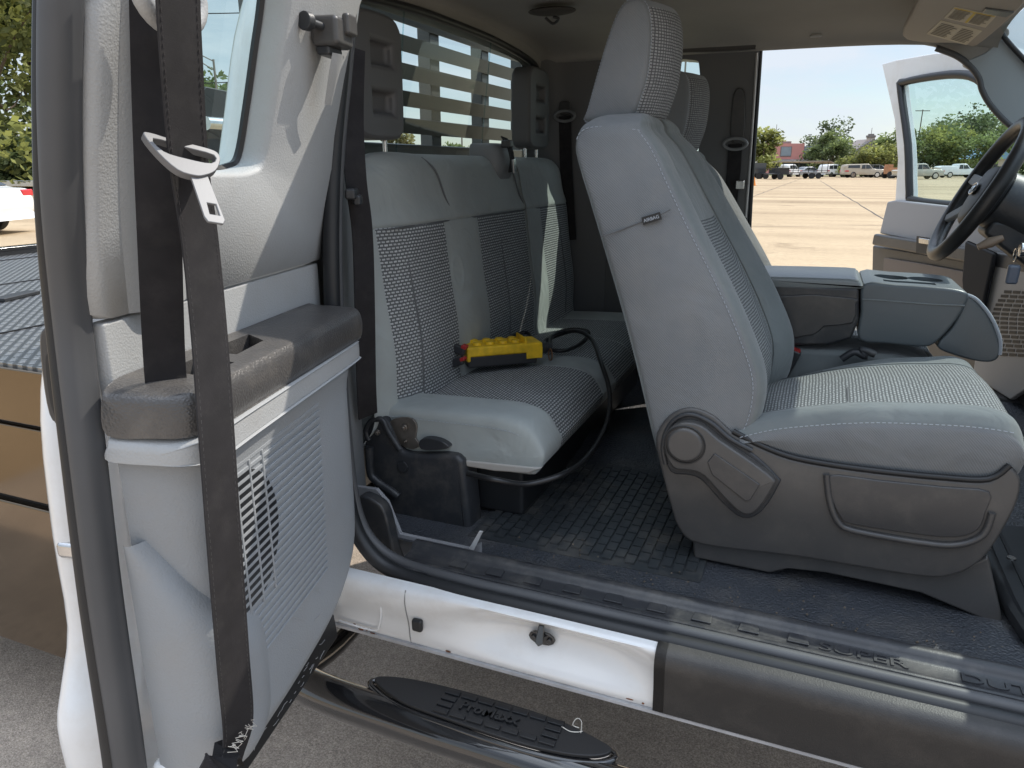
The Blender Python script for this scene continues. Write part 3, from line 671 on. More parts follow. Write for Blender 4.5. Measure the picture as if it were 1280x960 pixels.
# headrests with two square recesses
for yc_, label in ((1.478, None), (2.475, None)):
    o0 = [(-.930, .085, 1.57), (-.930, .095, 1.60), (-.930, .097, 1.76), (-.930, .085, 1.80), (-.930, .05, 1.815), (-.930, -.05, 1.815), (-.930, -.085, 1.80), (-.930, -.097, 1.76), (-.930, -.095, 1.60), (-.930, -.085, 1.57), (-.930, -.05, 1.558), (-.930, .05, 1.558)]
    out = smooth_line([V((a - .055, yc_ + b, c_)) for a, b, c_ in o0], 3, True)
    bm = bmesh.new(); plate(bm, out, (.068, 0, 0)); hd = part('headrest', bm, HRP, br, smooth=50)
    cs = []
    for z in (1.735, 1.635):
        cb = bmesh.new(); vs = box(cb, (-.915, yc_ + .012, z), (.05, .105, .058))
        for v in vs:
            if v.co.x < -.93: v.co.y = yc_ + .012 + (v.co.y - yc_ - .012) * .75; v.co.z = z + (v.co.z - z) * .7
        cs.append(cb)
    cut(hd, cs); bv = hd.modifiers.new('bevel', 'BEVEL'); bv.width = .009; bv.segments = 3; bv.limit_method = 'ANGLE'; bv.angle_limit = R_(50)
    for s in (-.055, .055):
        bm = bmesh.new(); cyl(bm, (-.95, yc_ + s, 1.50), (-.95, yc_ + s, 1.575), .006); part('headrest_post', bm, STEEL, br)
# centre belt dispenser
c = U(618, 200, X=-.93)
rows = []
for z, w, f in [(c.z - .055, .046, .0), (c.z - .02, .050, .012), (c.z + .024, .050, .010), (c.z + .042, .044, .0), (c.z + .048, .030, -.02)]:
    rows.append([V((-.99, c.y - w, z)), V((-.93 + f, c.y - w, z)), V((-.905 + f, c.y - w * .6, z)), V((-.9 + f, c.y + w * .3, z)), V((-.905 + f, c.y + w, z)), V((-.99, c.y + w, z))])
part('belt_dispenser', patch(rows, 4, 4), PGR, br, smooth=60)
bm = bmesh.new(); pp = [U(630, 172, X=-.89), U(636, 182, X=-.87), U(640, 198, X=-.868), U(638, 215, X=-.876)]
ribbon(bm, smooth_line(pp, 4), (0, 1, .1), .026, .004); part('centre_belt', bm, BELT, br)
bm = bmesh.new(); cc = U(640, 207, X=-.868); box(bm, cc + V((.006, 0, 0)), (.008, .02, .04), Matrix.Rotation(.2, 3, 'X')); part('centre_tongue', bm, STEEL, br, bevel=.002)
bm = bmesh.new(); box(bm, U(634, 180, X=-.875), (.03, .03, .022)); part('centre_buckle', bm, PBK, br, bevel=.005)
# red belt buckles on the cushion crease
for px, py, a in ((574, 437, .3), (572, 452, -.4)):
    c = U(px, py, X=-.83); bm = bmesh.new(); box(bm, c, (.036, .018, .022), Matrix.Rotation(a, 3, 'Y')); bk = part('buckle', bm, PBK, br, bevel=.004)
    bm = bmesh.new(); box(bm, c + V((.016, 0, .009)), (.014, .0185, .010), Matrix.Rotation(a, 3, 'Y')); part('buckle_button', bm, RED, br, bevel=.002)
# side bracket: black moulded leg with raised rib, metal hinge plate, fold lever
yb = 1.338
def P2(lst, y): return [U(px, py, Y=y) for px, py in lst]
ol = smooth_line(P2([(457, 535), (466, 523), (478, 522), (486, 533), (496, 556), (510, 567), (560, 568), (575, 574), (580, 590), (588, 672), (580, 682), (560, 682), (505, 672), (490, 660), (476, 625), (462, 600), (455, 570)], yb), 3, True)
part('bench_bracket', pillow(ol, (0, 1, 0), .07, .012), PBK, br, smooth=60)
bm = bmesh.new(); tube(bm, smooth_line(P2([(462, 558), (463, 590), (472, 602), (488, 613), (498, 621)], yb - .003), 5), .010, 10); part('bracket_rib', bm, PBK, br, smooth=70)
bm = bmesh.new(); tube(bm, smooth_line(P2([(461, 550), (458, 538), (465, 526), (478, 525), (486, 540), (500, 562)], yb - .001), 5), .007, 10); part('bracket_rib', bm, PBK, br, smooth=70)
pp = smooth_line(P2([(486, 528), (500, 522), (516, 524), (521, 535), (519, 548), (524, 556), (516, 562), (500, 556), (492, 545)], 1.350), 2, True)
bm = bmesh.new(); plate(bm, pp, (0, .006, 0)); hp_ = part('hinge_plate', bm, PLATE, br, bevel=.001)
for px, py, r in ((506, 534, .008), (473, 540, .007), (508, 551, .003)):
    c = U(px, py, Y=1.348 if px > 480 else yb - .001); bm = bmesh.new(); cyl(bm, c, c + V((0, -.006, 0)), r, n=12); cyl(bm, c + V((0, -.006, 0)), c + V((0, -.010, 0)), r * .55, n=6); part('bolt', bm, PLATE, br, bevel=.001)
c = U(504, 583, Y=yb - .001); bm = bmesh.new(); cyl(bm, c, c + V((0, -.004, 0)), .013, n=24); part('bracket_cap', bm, PBK, br, bevel=.001)
bm = bmesh.new(); plate(bm, smooth_line(P2([(524, 551), (536, 548), (552, 552), (561, 560), (545, 563), (526, 562)], 1.340), 3, True), (0, .02, 0)); part('fold_lever', bm, PBK, br, bevel=.003)
bm = bmesh.new(); box(bm, (-.74, 2.0, .79), (.36, 1.15, .13)); part('under_seat_box', bm, RUBD, br, bevel=.01)
# pillar foot trim by the opening corner
bm = bmesh.new(); plate(bm, smooth_line(P2([(446, 622), (470, 628), (482, 645), (492, 690), (500, 712), (470, 700), (450, 670)], 1.16), 3, True), (0, .03, 0)); part('pillar_foot_trim', bm, PBK, T, bevel=.006)
bm = bmesh.new(); plate(bm, P2([(442, 608), (470, 612), (484, 628), (500, 668), (585, 686), (600, 680), (600, 700), (500, 715), (450, 660)], 1.22), (0, .01, 0)); part('inner_body_panel', bm, mat('primer grey', (.30, .30, .31), .5, var=(6, .2)), T)
bm = bmesh.new(); plate(bm, P2([(586, 686), (599, 664), (603, 665), (592, 688)], 1.21), (0, .004, 0)); part('trim_clip', bm, mat('clip grey', (.55, .55, .55), .5), T)

# rear pillar trim beside the bench, with its belt
rows = []
for z in (.74, .95, 1.2, 1.45, 1.7, 1.88):
    dx = tum(z) * .55
    rows.append([V((-.815 + dx * .2, 1.105 + dx, z)), V((-.84 + dx * .1, 1.13 + dx, z)), V((-.865, 1.19 + dx, z)), V((-.89, 1.27 + dx, z)), V((-.93, 1.34 + dx, z)), V((-1.02, 1.37 + dx, z))])
part('rear_pillar_trim', patch(rows, 3, 4), PGR, T, smooth=70)
bm = bmesh.new()
pl = [U(443, 60, X=-.86), U(441, 150, X=-.85), U(445, 225, X=-.83), U(453, 290, X=-.83), U(456, 380, X=-.83), U(458, 480, X=-.845), U(460, 520, X=-.86)]
ribbon(bm, smooth_line(pl, 5), (.5, 1, 0), .045, .003); rb = part('rear_seat_belt', bm, BELT, T)
c = U(440, 242, X=-.815); bm = bmesh.new(); box(bm, c, (.02, .075, .02), Matrix.Rotation(.5, 3, 'Z')); box(bm, c + V((.005, .01, -.012)), (.016, .04, .02), Matrix.Rotation(.5, 3, 'Z')); part('belt_clip', bm, PBK, rb, bevel=.005)

# ------------------------------------------------------------------ cab shell
CY = 1.98
# rear wall with window opening
bm = bmesh.new()
def rw(y, z): return V((-1.035 + (z - 1.45) * .12 if z > 1.2 else -1.065, y, z))
ho = smooth_line([V((y, z, 0)) for y, z in [(1.30, 1.52), (1.30, 1.62), (1.34, 1.80), (1.40, 1.845), (1.70, 1.868), (1.98, 1.872), (2.26, 1.868), (2.56, 1.845), (2.63, 1.80), (2.665, 1.62), (2.665, 1.52), (2.62, 1.49), (1.98, 1.485), (1.34, 1.49)]], 4, True)
oo = [(1.17, .62), (1.17, 1.45), (1.27, 1.86), (1.5, 1.93), (1.98, 1.945), (2.46, 1.93), (2.69, 1.86), (2.79, 1.45), (2.79, .62)]
for off, m_ in ((0, 0),):
    a = [bm.verts.new(rw(y, z)) for y, z in oo]; b = [bm.verts.new(rw(p.x, p.y)) for p in ho]
    es = [bm.edges.new((v[i], v[(i + 1) % len(v)])) for v in (a, b) for i in range(len(v))]
    bmesh.ops.triangle_fill(bm, use_beauty=True, edges=es)
rwall = part('rear_wall_trim', bm, HLN, T, smooth=0)
bm = bmesh.new(); tube(bm, [rw(p.x, p.y) + V((.006, 0, 0)) for p in ho], .011, 8, True); part('window_gasket', bm, RUBD, rwall, smooth=70)
bm = bmesh.new(); bm.faces.new([bm.verts.new(rw(p.x, p.y) + V((-.012, 0, 0))) for p in ho]); rg = part('rear_window', bm, GLR, T, smooth=0)
for y in (1.72, 2.24):
    bm = bmesh.new(); plate(bm, [rw(y, 1.49) + V((-.010, 0, 0)), rw(y + .004, 1.49) + V((-.010, 0, 0)), rw(y + .004, 1.866) + V((-.010, 0, 0)), rw(y, 1.866) + V((-.010, 0, 0))], (.002, 0, 0)); part('pane_divider', bm, GLC, rg)
# white outer shell: near rear corner, roof, back, far side
bm = bmesh.new()
rows = []
for z in (.60, .75, 1.0, 1.2, 1.40, 1.5, 1.6, 1.72, 1.84, 1.90):
    d = max(0, z - 1.38) * .24; k = 0 if z < 1.84 else .02
    b0 = -1.045 if z < 1.3 else -1.045 + (z - 1.3) * .09
    rows.append([V((-.868, 1.10 + d, z)), V((-.868, 1.04 + d + k, z)), V((-.88, 1.012 + d + k, z)), V((-.93, 1.005 + d + k, z)), V((b0 + .04, 1.02 + d + k, z)), V((b0, 1.06 + d + k, z)), V((b0 - .03, 1.18 + d, z)), V((b0 - .035, 1.30 + d, z))])
part('cab_corner', patch(rows, 3, 4), WHT, T, smooth=70)
bm = bmesh.new()
rows = []
for x, dz in ((-1.06, -.06), (-1.0, -.008), (-.85, .008), (-.4, .018), (.1, .012), (.32, -.01), (.44, -.04)):
    rows.append([V((x, y, z + dz)) for y, z in [(1.295, 1.90), (1.31, 1.935), (1.37, 1.965), (1.56, 1.985), (1.98, 1.99), (2.41, 1.985), (2.66, 1.965), (2.735, 1.935), (2.76, 1.90)]])
part('roof', patch(rows, 3, 3), WHT, T, smooth=70)
bm = bmesh.new()
plate(bm, [(-1.07, 1.24, .62), (-1.07, 2.76, .62), (-1.07, 2.76, 1.46), (-1.07, 1.24, 1.46)], (-.012, 0, 0)); part('cab_back', bm, WHT, T)
# headliner
rows = []
for x, dz in ((-1.02, -.075), (-.985, -.03), (-.93, -.008), (-.7, .0), (-.3, .0), (.1, -.002), (.30, -.015), (.40, -.03), (.425, -.035)):
    rows.append([V((x, y, z + dz)) for y, z in [(1.315, 1.87), (1.34, 1.905), (1.44, 1.925), (1.7, 1.932), (1.98, 1.934), (2.26, 1.932), (2.52, 1.922), (2.66, 1.895), (2.70, 1.868), (2.715, 1.862)]])
hl_ = part('headliner', patch(rows, 4, 4), HLN, T, smooth=70)
c = U(690, 14, Z=1.915); bm = bmesh.new(); bmesh.ops.create_uvsphere(bm, u_segments=16, v_segments=8, radius=1, matrix=Matrix.Translation(c) @ Matrix.Diagonal((.07, .045, .010, 1))); part('dome_recess', bm, mat('dark cloth', (.06, .055, .05), .9), hl_)
bm = bmesh.new(); tube(bm, smooth_line([c + V((-.02, 0, -.015)), c + V((0, .01, -.03)), c + V((.02, 0, -.02)), c + V((.01, -.015, -.018))], 4), .004, 8); part('coat_hook', bm, PBK, hl_)
c = U(1020, 45, Y=2.66); bm = bmesh.new(); box(bm, c, (.035, .006, .008)); part('trim_clip', bm, PLG, hl_, bevel=.003)
# sun visor with two warning labels
vz = lambda px, py: U(px, py, Z=1.835)
vo = [(1128, 46), (1140, 18), (1158, -14), (1200, -34), (1300, -20), (1285, 0), (1258, 28), (1222, 57), (1208, 57), (1190, 54), (1150, 53)]
bm = bmesh.new(); plate(bm, smooth_line([vz(*p) for p in vo], 3, True), (0, 0, .022)); vis = part('sun_visor', bm, mat('visor vinyl', (.30, .265, .23), .7, bump=('grain', 500, .0005, .3)), T, bevel=.007, seg=3)
LB = mat('warning label', (.50, .44, .34), .7); LY = mat('warning yellow', (.60, .42, .06), .7); LK = mat('label print', (.10, .085, .07), .8)
def label_quad(q, yellow):
    bm = bmesh.new(); P_ = [vz(*p) + V((0, 0, -.0012)) for p in q]; plate(bm, P_, (0, 0, .001)); lb = part('warning_label', bm, LB, vis)
    def at(u, v): return P_[0].lerp(P_[1], u).lerp(P_[3].lerp(P_[2], u), v) + V((0, 0, -.0008))
    bm = bmesh.new()
    for blk in ((.06, .46), (.54, .94)):
        for r_ in range(9):
            v0 = .12 + r_ * .09; e = blk[1] - random.uniform(0, .12)
            bm.faces.new([bm.verts.new(at(*w)) for w in ((blk[0], v0), (e, v0), (e, v0 + .035), (blk[0], v0 + .035))])
    part('label_print', bm, LK, vis, smooth=0, recalc=False)
    if yellow:
        bm = bmesh.new(); bm.faces.new([bm.verts.new(at(*w) + V((0, 0, .0004))) for w in ((.02, .04), (.98, .04), (.98, .11), (.02, .11))])
        bm.faces.new([bm.verts.new(at(*w) + V((0, 0, .0004))) for w in ((.47, .1), (.53, .1), (.53, .96), (.47, .96))]); part('label_heading', bm, LY, vis, smooth=0, recalc=False)
label_quad([(1193, 8), (1246, 19), (1232, 34), (1180, 22)], True)
label_quad([(1176, 25), (1228, 38), (1208, 56), (1158, 42)], False)
bm = bmesh.new(); plate(bm, [vz(*p) + V((0, 0, -.004)) for p in [(1232, 9), (1268, 14), (1258, 20), (1228, 14)]], (0, 0, .006)); part('visor_clip', bm, PBK, vis, bevel=.002)
# far pillars and far rear door
yF = 2.735
def PF(lst, y=yF): return [U(px, py, Y=y) for px, py in lst]
bm = bmesh.new()
A = PF([(735, 60), (850, 62), (949, 62), (947, 90), (940, 180), (934, 280), (930, 420), (930, 520), (735, 520), (690, 520), (690, 60)])
Hh = smooth_line(PF([(738, 150), (734, 110), (745, 82), (770, 74), (820, 74), (866, 75), (874, 84), (875, 130), (873, 188), (860, 196), (760, 196), (745, 180)]), 4, True)
a = [bm.verts.new(p) for p in A]; b = [bm.verts.new(p) for p in Hh]
bmesh.ops.triangle_fill(bm, use_beauty=True, edges=[bm.edges.new((v[i], v[(i + 1) % len(v)])) for v in (a, b) for i in range(len(v))])
ex_ = bmesh.ops.extrude_face_region(bm, geom=list(bm.faces)); bmesh.ops.translate(bm, vec=(0, .07, 0), verts=[v for v in ex_['geom'] if isinstance(v, bmesh.types.BMVert)])
fp = part('far_rear_door', bm, FPD, T, smooth=30, bevel=.008)
bm = bmesh.new(); bm.faces.new([bm.verts.new(p + V((0, .04, 0))) for p in Hh]); part('window_pane', bm, GLS, fp)
bm = bmesh.new(); tube(bm, smooth_line(PF([(951, 58), (949, 90), (943, 180), (937, 280), (933, 400)], yF + .02), 5), .007, 8); part('edge_seal', bm, RUBD, fp)
bm = bmesh.new(); tube(bm, smooth_line(PF([(946, 66), (944, 100), (939, 180), (932, 272)], yF - .006), 5), .0035, 8); part('edge_trim', bm, PLG, fp)
bm = bmesh.new(); plate(bm, smooth_line(PF([(845, 64), (848, 60), (930, 53), (943, 54), (944, 60), (935, 62), (850, 66)], 2.69), 3, True), (0, .03, 0)); part('grab_trim', bm, PDK2, fp, bevel=.003)
def far_belt(name, top, mid, ring, low, y):
    bm = bmesh.new(); ribbon(bm, [U(*p, Y=y - .012) for p in (ring, low[0], low[1])], (1, 0, 0), .046, .003); o = part(name, bm, BELT, T)
    bm = bmesh.new(); c = U(*ring, Y=y - .022)
    tube(bm, [c + V((.038 * math.cos(t), 0, .018 * math.sin(t))) for t in [2 * math.pi * i / 24 for i in range(24)]], .0055, 8, True); part('belt_guide', bm, PGR, o, smooth=70)
    bm = bmesh.new(); plate(bm, smooth_line([U(p[0], p[1], Y=y - .002) for p in top], 3, True), (0, -.012, 0)); part('height_adjuster', bm, PDK2, o, bevel=.004)
    return o
fb = far_belt('driver_seat_belt', [(916, 128), (921, 112), (929, 112), (932, 128), (930, 175), (914, 175)], None, (919, 180), [(917, 215), (912, 260)], yF)
bm = bmesh.new(); c = U(925, 231, Y=yF - .03); box(bm, c, (.03, .012, .03)); part('belt_tongue', bm, STEEL, fb, bevel=.004)
fb2 = far_belt('far_bench_belt', [(700, 130), (703, 127), (712, 127), (714, 132), (713, 143), (700, 143)], None, (706, 145), [(707, 200), (713, 300)], 2.70)
rows = []
for z in (.9, 1.2, 1.5, 1.7, 1.84, 1.88): rows.append([V((-1.03, 2.60 - max(0, z - 1.4) * .02, z)), V((-1.0, 2.66 - max(0, z - 1.4) * .02, z)), V((-.94, 2.70, z)), V((-.84, 2.715, z)), V((-.74, 2.73, z))])
part('far_rear_pillar', patch(rows, 3, 3), FPD, T, smooth=70)
# far sill, far rocker
bm = bmesh.new(); box(bm, (.2, 2.84, .70), (2.5, .12, .12)); part('far_sill', bm, PDK2, T, bevel=.02)
bm = bmesh.new(); box(bm, (.2, 2.91, .62), (2.5, .04, .2)); part('far_rocker', bm, WHT, T, bevel=.01)
# far A-pillar trim and windscreen
bm = bmesh.new()
plate(bm, smooth_line(PF([(1206, 78), (1232, 66), (1257, 49), (1286, 80), (1302, 100), (1330, 160), (1312, 175), (1288, 168), (1262, 155), (1239, 131), (1228, 112), (1224, 97), (1215, 86)], 2.70), 3, True), (0, .05, 0))
ap = part('windscreen_pillar', bm, mat('pillar grey', (.30, .33, .345), .6, bump=('grain', 600, .0005, .3)), T, bevel=.012, seg=3)
bm = bmesh.new(); tube(bm, smooth_line(PF([(1170, 60), (1196, 70), (1214, 84), (1224, 98), (1228, 113), (1239, 132), (1262, 156), (1290, 173)], 2.705), 5), .009, 8); part('pillar_seal', bm, RUB, ap, smooth=70)
bm = bmesh.new(); tube(bm, smooth_line(PF([(1252, 40), (1258, 50), (1280, 74), (1300, 94)], 2.69), 4), .007, 8); part('glass_edge', bm, RUBD, ap, smooth=70)
bm = bmesh.new(); plate(bm, smooth_line(PF([(1150, 50), (1168, 57), (1190, 65), (1210, 80), (1234, 66), (1256, 50), (1262, 36), (1230, 30)], 2.705), 2, True), (0, .03, 0)); part('headliner_corner', bm, HLN, T, bevel=.006)
ws = [V((.41, 1.24, 1.875)), V((.41, 2.70, 1.875)), V((1.02, 2.76, 1.44)), V((1.02, 1.18, 1.44))]
bm = bmesh.new(); bm.faces.new([bm.verts.new(p) for p in ws]); part('windscreen', bm, GLC, T)
# dashboard, kept low and forward
rows = []
for y in (1.22, 1.3, 1.6, 2.0, 2.34, 2.6, 2.70):
    rows.append([V((x, y, z)) for x, z in [(1.02, 1.46), (.85, 1.46), (.70, 1.455), (.62, 1.43), (.595, 1.30), (.66, 1.12), (.72, 1.02), (.95, .98)]])
part('dashboard', patch(rows, 2, 3), PDK2, T, smooth=50)
bm = bmesh.new(); plate(bm, [(.75, 1.22, .75), (.75, 2.72, .75), (1.0, 2.72, 1.0), (1.0, 1.22, 1.0)], (.02, 0, .02)); part('toe_board', bm, VIN, T)

# ------------------------------------------------------------------ steering wheel
wc = V((.383, 2.34, 1.437)); wa = V((-.905, 0, .425)).normalized(); wu = V((.425, 0, .905)).normalized(); wy = V((0, 1, 0))
R0 = .186
bm = bmesh.new(); tube(bm, [wc + (wu * math.cos(a) + wy * math.sin(a)) * R0 for a in [2 * math.pi * i / 64 for i in range(64)]], .019, 14, True)
sw = part('steering_wheel', bm, mat('wheel leather', (.022, .021, .021), .38, bump=('grain', 900, .0004, .3)), T, smooth=70)
hub = smooth_line([wc - wa * .045 + wu * a + wy * b for a, b in [(.075, .0), (.062, .07), (.0, .09), (-.065, .07), (-.095, .0), (-.065, -.07), (.0, -.09), (.062, -.07)]], 4, True)
part('hub_pad', pillow(hub, tuple(wa), .05, .02, .006), mat('hub vinyl', (.026, .026, .028), .5), sw, smooth=60)
for s in (-1, 1):
    for a0, a1 in ((.02, .03), (-.04, -.10)):
        bm = bmesh.new(); q = [wc - wa * .02 + wu * (a0 + .018) + wy * s * .06, wc - wa * .02 + wu * (a0 - .018) + wy * s * .06, wc + wu * (a1 - .014) + wy * s * math.sqrt(R0 ** 2 - a1 ** 2), wc + wu * (a1 + .014) + wy * s * math.sqrt(R0 ** 2 - a1 ** 2)]
        plate(bm, q, wa * .014); part('spoke', bm, PLG2, sw, bevel=.004)
bm = bmesh.new(); e_ = [wc + wa * .013 + wu * .016 * math.cos(t) + wy * .034 * math.sin(t) for t in [2 * math.pi * i / 28 for i in range(28)]]; plate(bm, e_, wa * .003); part('emblem', bm, PBK, sw, bevel=.001)
bm = bmesh.new(); tube(bm, [p + wa * .003 for p in e_], .0014, 6, True); tube(bm, smooth_line([wc + wa * .017 + wy * b + wu * a for a, b in [(.0, -.022), (.007, -.015), (-.006, -.008), (.006, 0), (-.006, .008), (.005, .015), (0, .022)]], 4), .0014, 5); part('emblem_outline', bm, STEEL, sw)
bm = bmesh.new(); cyl(bm, wc - wa * .045, wc - wa * .30, .075, .085, 28); col_ = part('steering_column', bm, PBK, T, bevel=.006)
bm = bmesh.new(); plate(bm, [wc - wa * .06 + wy * -.06 + wu * -.05, wc - wa * .06 + wy * -.06 + wu * -.09, wc - wa * .26 + wy * -.06 + wu * -.13, wc - wa * .26 + wy * -.06 + wu * .02], (0, .12, 0)); part('column_shroud', bm, PBK, col_, bevel=.012)
bm = bmesh.new(); p0, p1 = U(1222, 309, Y=2.27), U(1254, 297, Y=2.27); tube(bm, [p0, p0.lerp(p1, .5), p1], lambda t: .008 + .006 * math.sin(t * math.pi), 12); part('tilt_lever', bm, mat('tan lever', (.30, .22, .16), .5), col_, smooth=70)
kc = U(1274, 312, Y=2.20); bm = bmesh.new(); cyl(bm, kc + V((.03, 0, 0)), kc, .018, n=20); part('ignition_lock', bm, STEEL, col_, bevel=.003)
bm = bmesh.new(); tube(bm, [kc + V((-.006, .016 * math.cos(a), -.014 + .016 * math.sin(a))) for a in [2 * math.pi * i / 20 for i in range(20)]], .0018, 6, True)
kr = part('key_ring', bm, STEEL, col_)
bm = bmesh.new(); box(bm, kc + V((-.004, -.002, -.062)), (.028, .018, .05), Matrix.Rotation(.12, 3, 'X')); part('key_fob', bm, mat('blue grey fob', (.16, .19, .25), .35), col_, bevel=.007, seg=3)

# ------------------------------------------------------------------ driver door (far side, opened)
EH = V((.66, 2.90, 0)); ED = V((-.407, .914, 0)).normalized(); EN = V((-ED.y, ED.x, 0))   # EN looks forward-left; interior side is -EN
if EN.dot(V((0, -1, 0))) < 0: EN = -EN
EN = -V((ED.y, -ED.x, 0)) if V((-ED.y, ED.x, 0)).dot(CAM - EH) > 0 else V((ED.y, -ED.x, 0))
def EU(px, py, n=0): return UP(px, py, EH + EN * n, EN)
def EPs(lst, n=0): return [EU(px, py, n) for px, py in lst]
outl = EPs([(1102, 80), (1120, 75), (1170, 66), (1205, 66), (1230, 82), (1260, 118), (1300, 160), (1340, 235), (1340, 560), (1240, 560), (1110, 470), (1098, 400), (1108, 330), (1118, 260), (1122, 200), (1118, 150)])
hol = smooth_line(EPs([(1127, 110), (1131, 103), (1165, 96), (1198, 93), (1222, 98), (1245, 120), (1285, 165), (1300, 215), (1300, 262), (1200, 257), (1143, 250), (1138, 240), (1136, 180)]), 3, True)
bm = bmesh.new(); a = [bm.verts.new(p) for p in outl]; b = [bm.verts.new(p) for p in hol]
bmesh.ops.triangle_fill(bm, use_beauty=True, edges=[bm.edges.new((v[i], v[(i + 1) % len(v)])) for v in (a, b) for i in range(len(v))])
ex_ = bmesh.ops.extrude_face_region(bm, geom=list(bm.faces)); bmesh.ops.translate(bm, vec=-EN * .035, verts=[v for v in ex_['geom'] if isinstance(v, bmesh.types.BMVert)])
dd = part('driver_door', bm, WHT, T, smooth=30, bevel=.012, seg=3)
bm = bmesh.new(); bm.faces.new([bm.verts.new(p - EN * .018) for p in hol]); part('window_pane', bm, GLS, dd)
bm = bmesh.new(); tube(bm, [p + EN * .004 for p in hol], .016, 8, True); part('window_seal', bm, RUBD, dd, smooth=70)
bm = bmesh.new(); plate(bm, EPs([(1117, 252), (1128, 250), (1200, 258), (1330, 270), (1330, 400), (1240, 330), (1170, 305), (1107, 292)], .004), EN * .03); part('upper_trim', bm, mat('door trim grey', (.33, .33, .34), .6, bump=('grain', 500, .0005, .3)), dd, bevel=.008)
bm = bmesh.new(); plate(bm, EPs([(1100, 292), (1165, 302), (1330, 325), (1330, 350), (1215, 328), (1160, 318), (1097, 306)], .036), EN * .03); part('door_armrest', bm, PDK, dd, bevel=.01, seg=3)
bm = bmesh.new(); plate(bm, EPs([(1097, 306), (1340, 345), (1340, 545), (1240, 530), (1110, 460), (1095, 390)], .004), EN * .026); lt = part('lower_trim', bm, PDK, dd, bevel=.01)
bm = bmesh.new(); plate(bm, EPs([(1108, 322), (1160, 330), (1212, 340), (1212, 372), (1160, 366), (1106, 352)], .0335), EN * .012); part('map_pocket', bm, mat('pocket tan grey', (.17, .14, .12), .6), dd, bevel=.004)
bm = bmesh.new(); plate(bm, EPs([(1147, 295), (1168, 298), (1166, 318), (1146, 316)], .067), EN * .004); hb = part('handle_bezel', bm, RUBD, dd)
bm = bmesh.new(); plate(bm, EPs([(1151, 297), (1164, 299), (1164, 306), (1151, 304)], .072), EN * .01); part('door_handle', bm, STEEL, dd, bevel=.003)
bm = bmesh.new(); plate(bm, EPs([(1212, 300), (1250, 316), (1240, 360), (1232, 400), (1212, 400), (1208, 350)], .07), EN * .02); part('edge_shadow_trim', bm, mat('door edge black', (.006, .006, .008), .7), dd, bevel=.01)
gp_ = EPs([(1245, 330), (1300, 335), (1300, 480), (1270, 500), (1222, 470), (1232, 400)], .045); bm = bmesh.new(); plate(bm, gp_, EN * .02); part('speaker_panel', bm, mat('speaker panel grey', (.36, .335, .31), .6), dd, bevel=.006)
bm = bmesh.new()
for i in range(15):
    yy = 362 + i * 5.6; x0 = 1262 - 22 * math.sin(min(1, (i + 1.5) / 8) * math.pi / 2) + (max(0, i - 9) * 2.2)
    x = x0
    while x < 1300:
        plate(bm, EPs([(x, yy + (x - 1240) * .05), (x + 9, yy + (x - 1231) * .05), (x + 8.4, yy + 3.5 + (x - 1231) * .05), (x - .6, yy + 3.5 + (x - 1240) * .05)], .0655), EN * .001); x += 11
part('speaker_slots', bm, RUBD, dd, smooth=0)

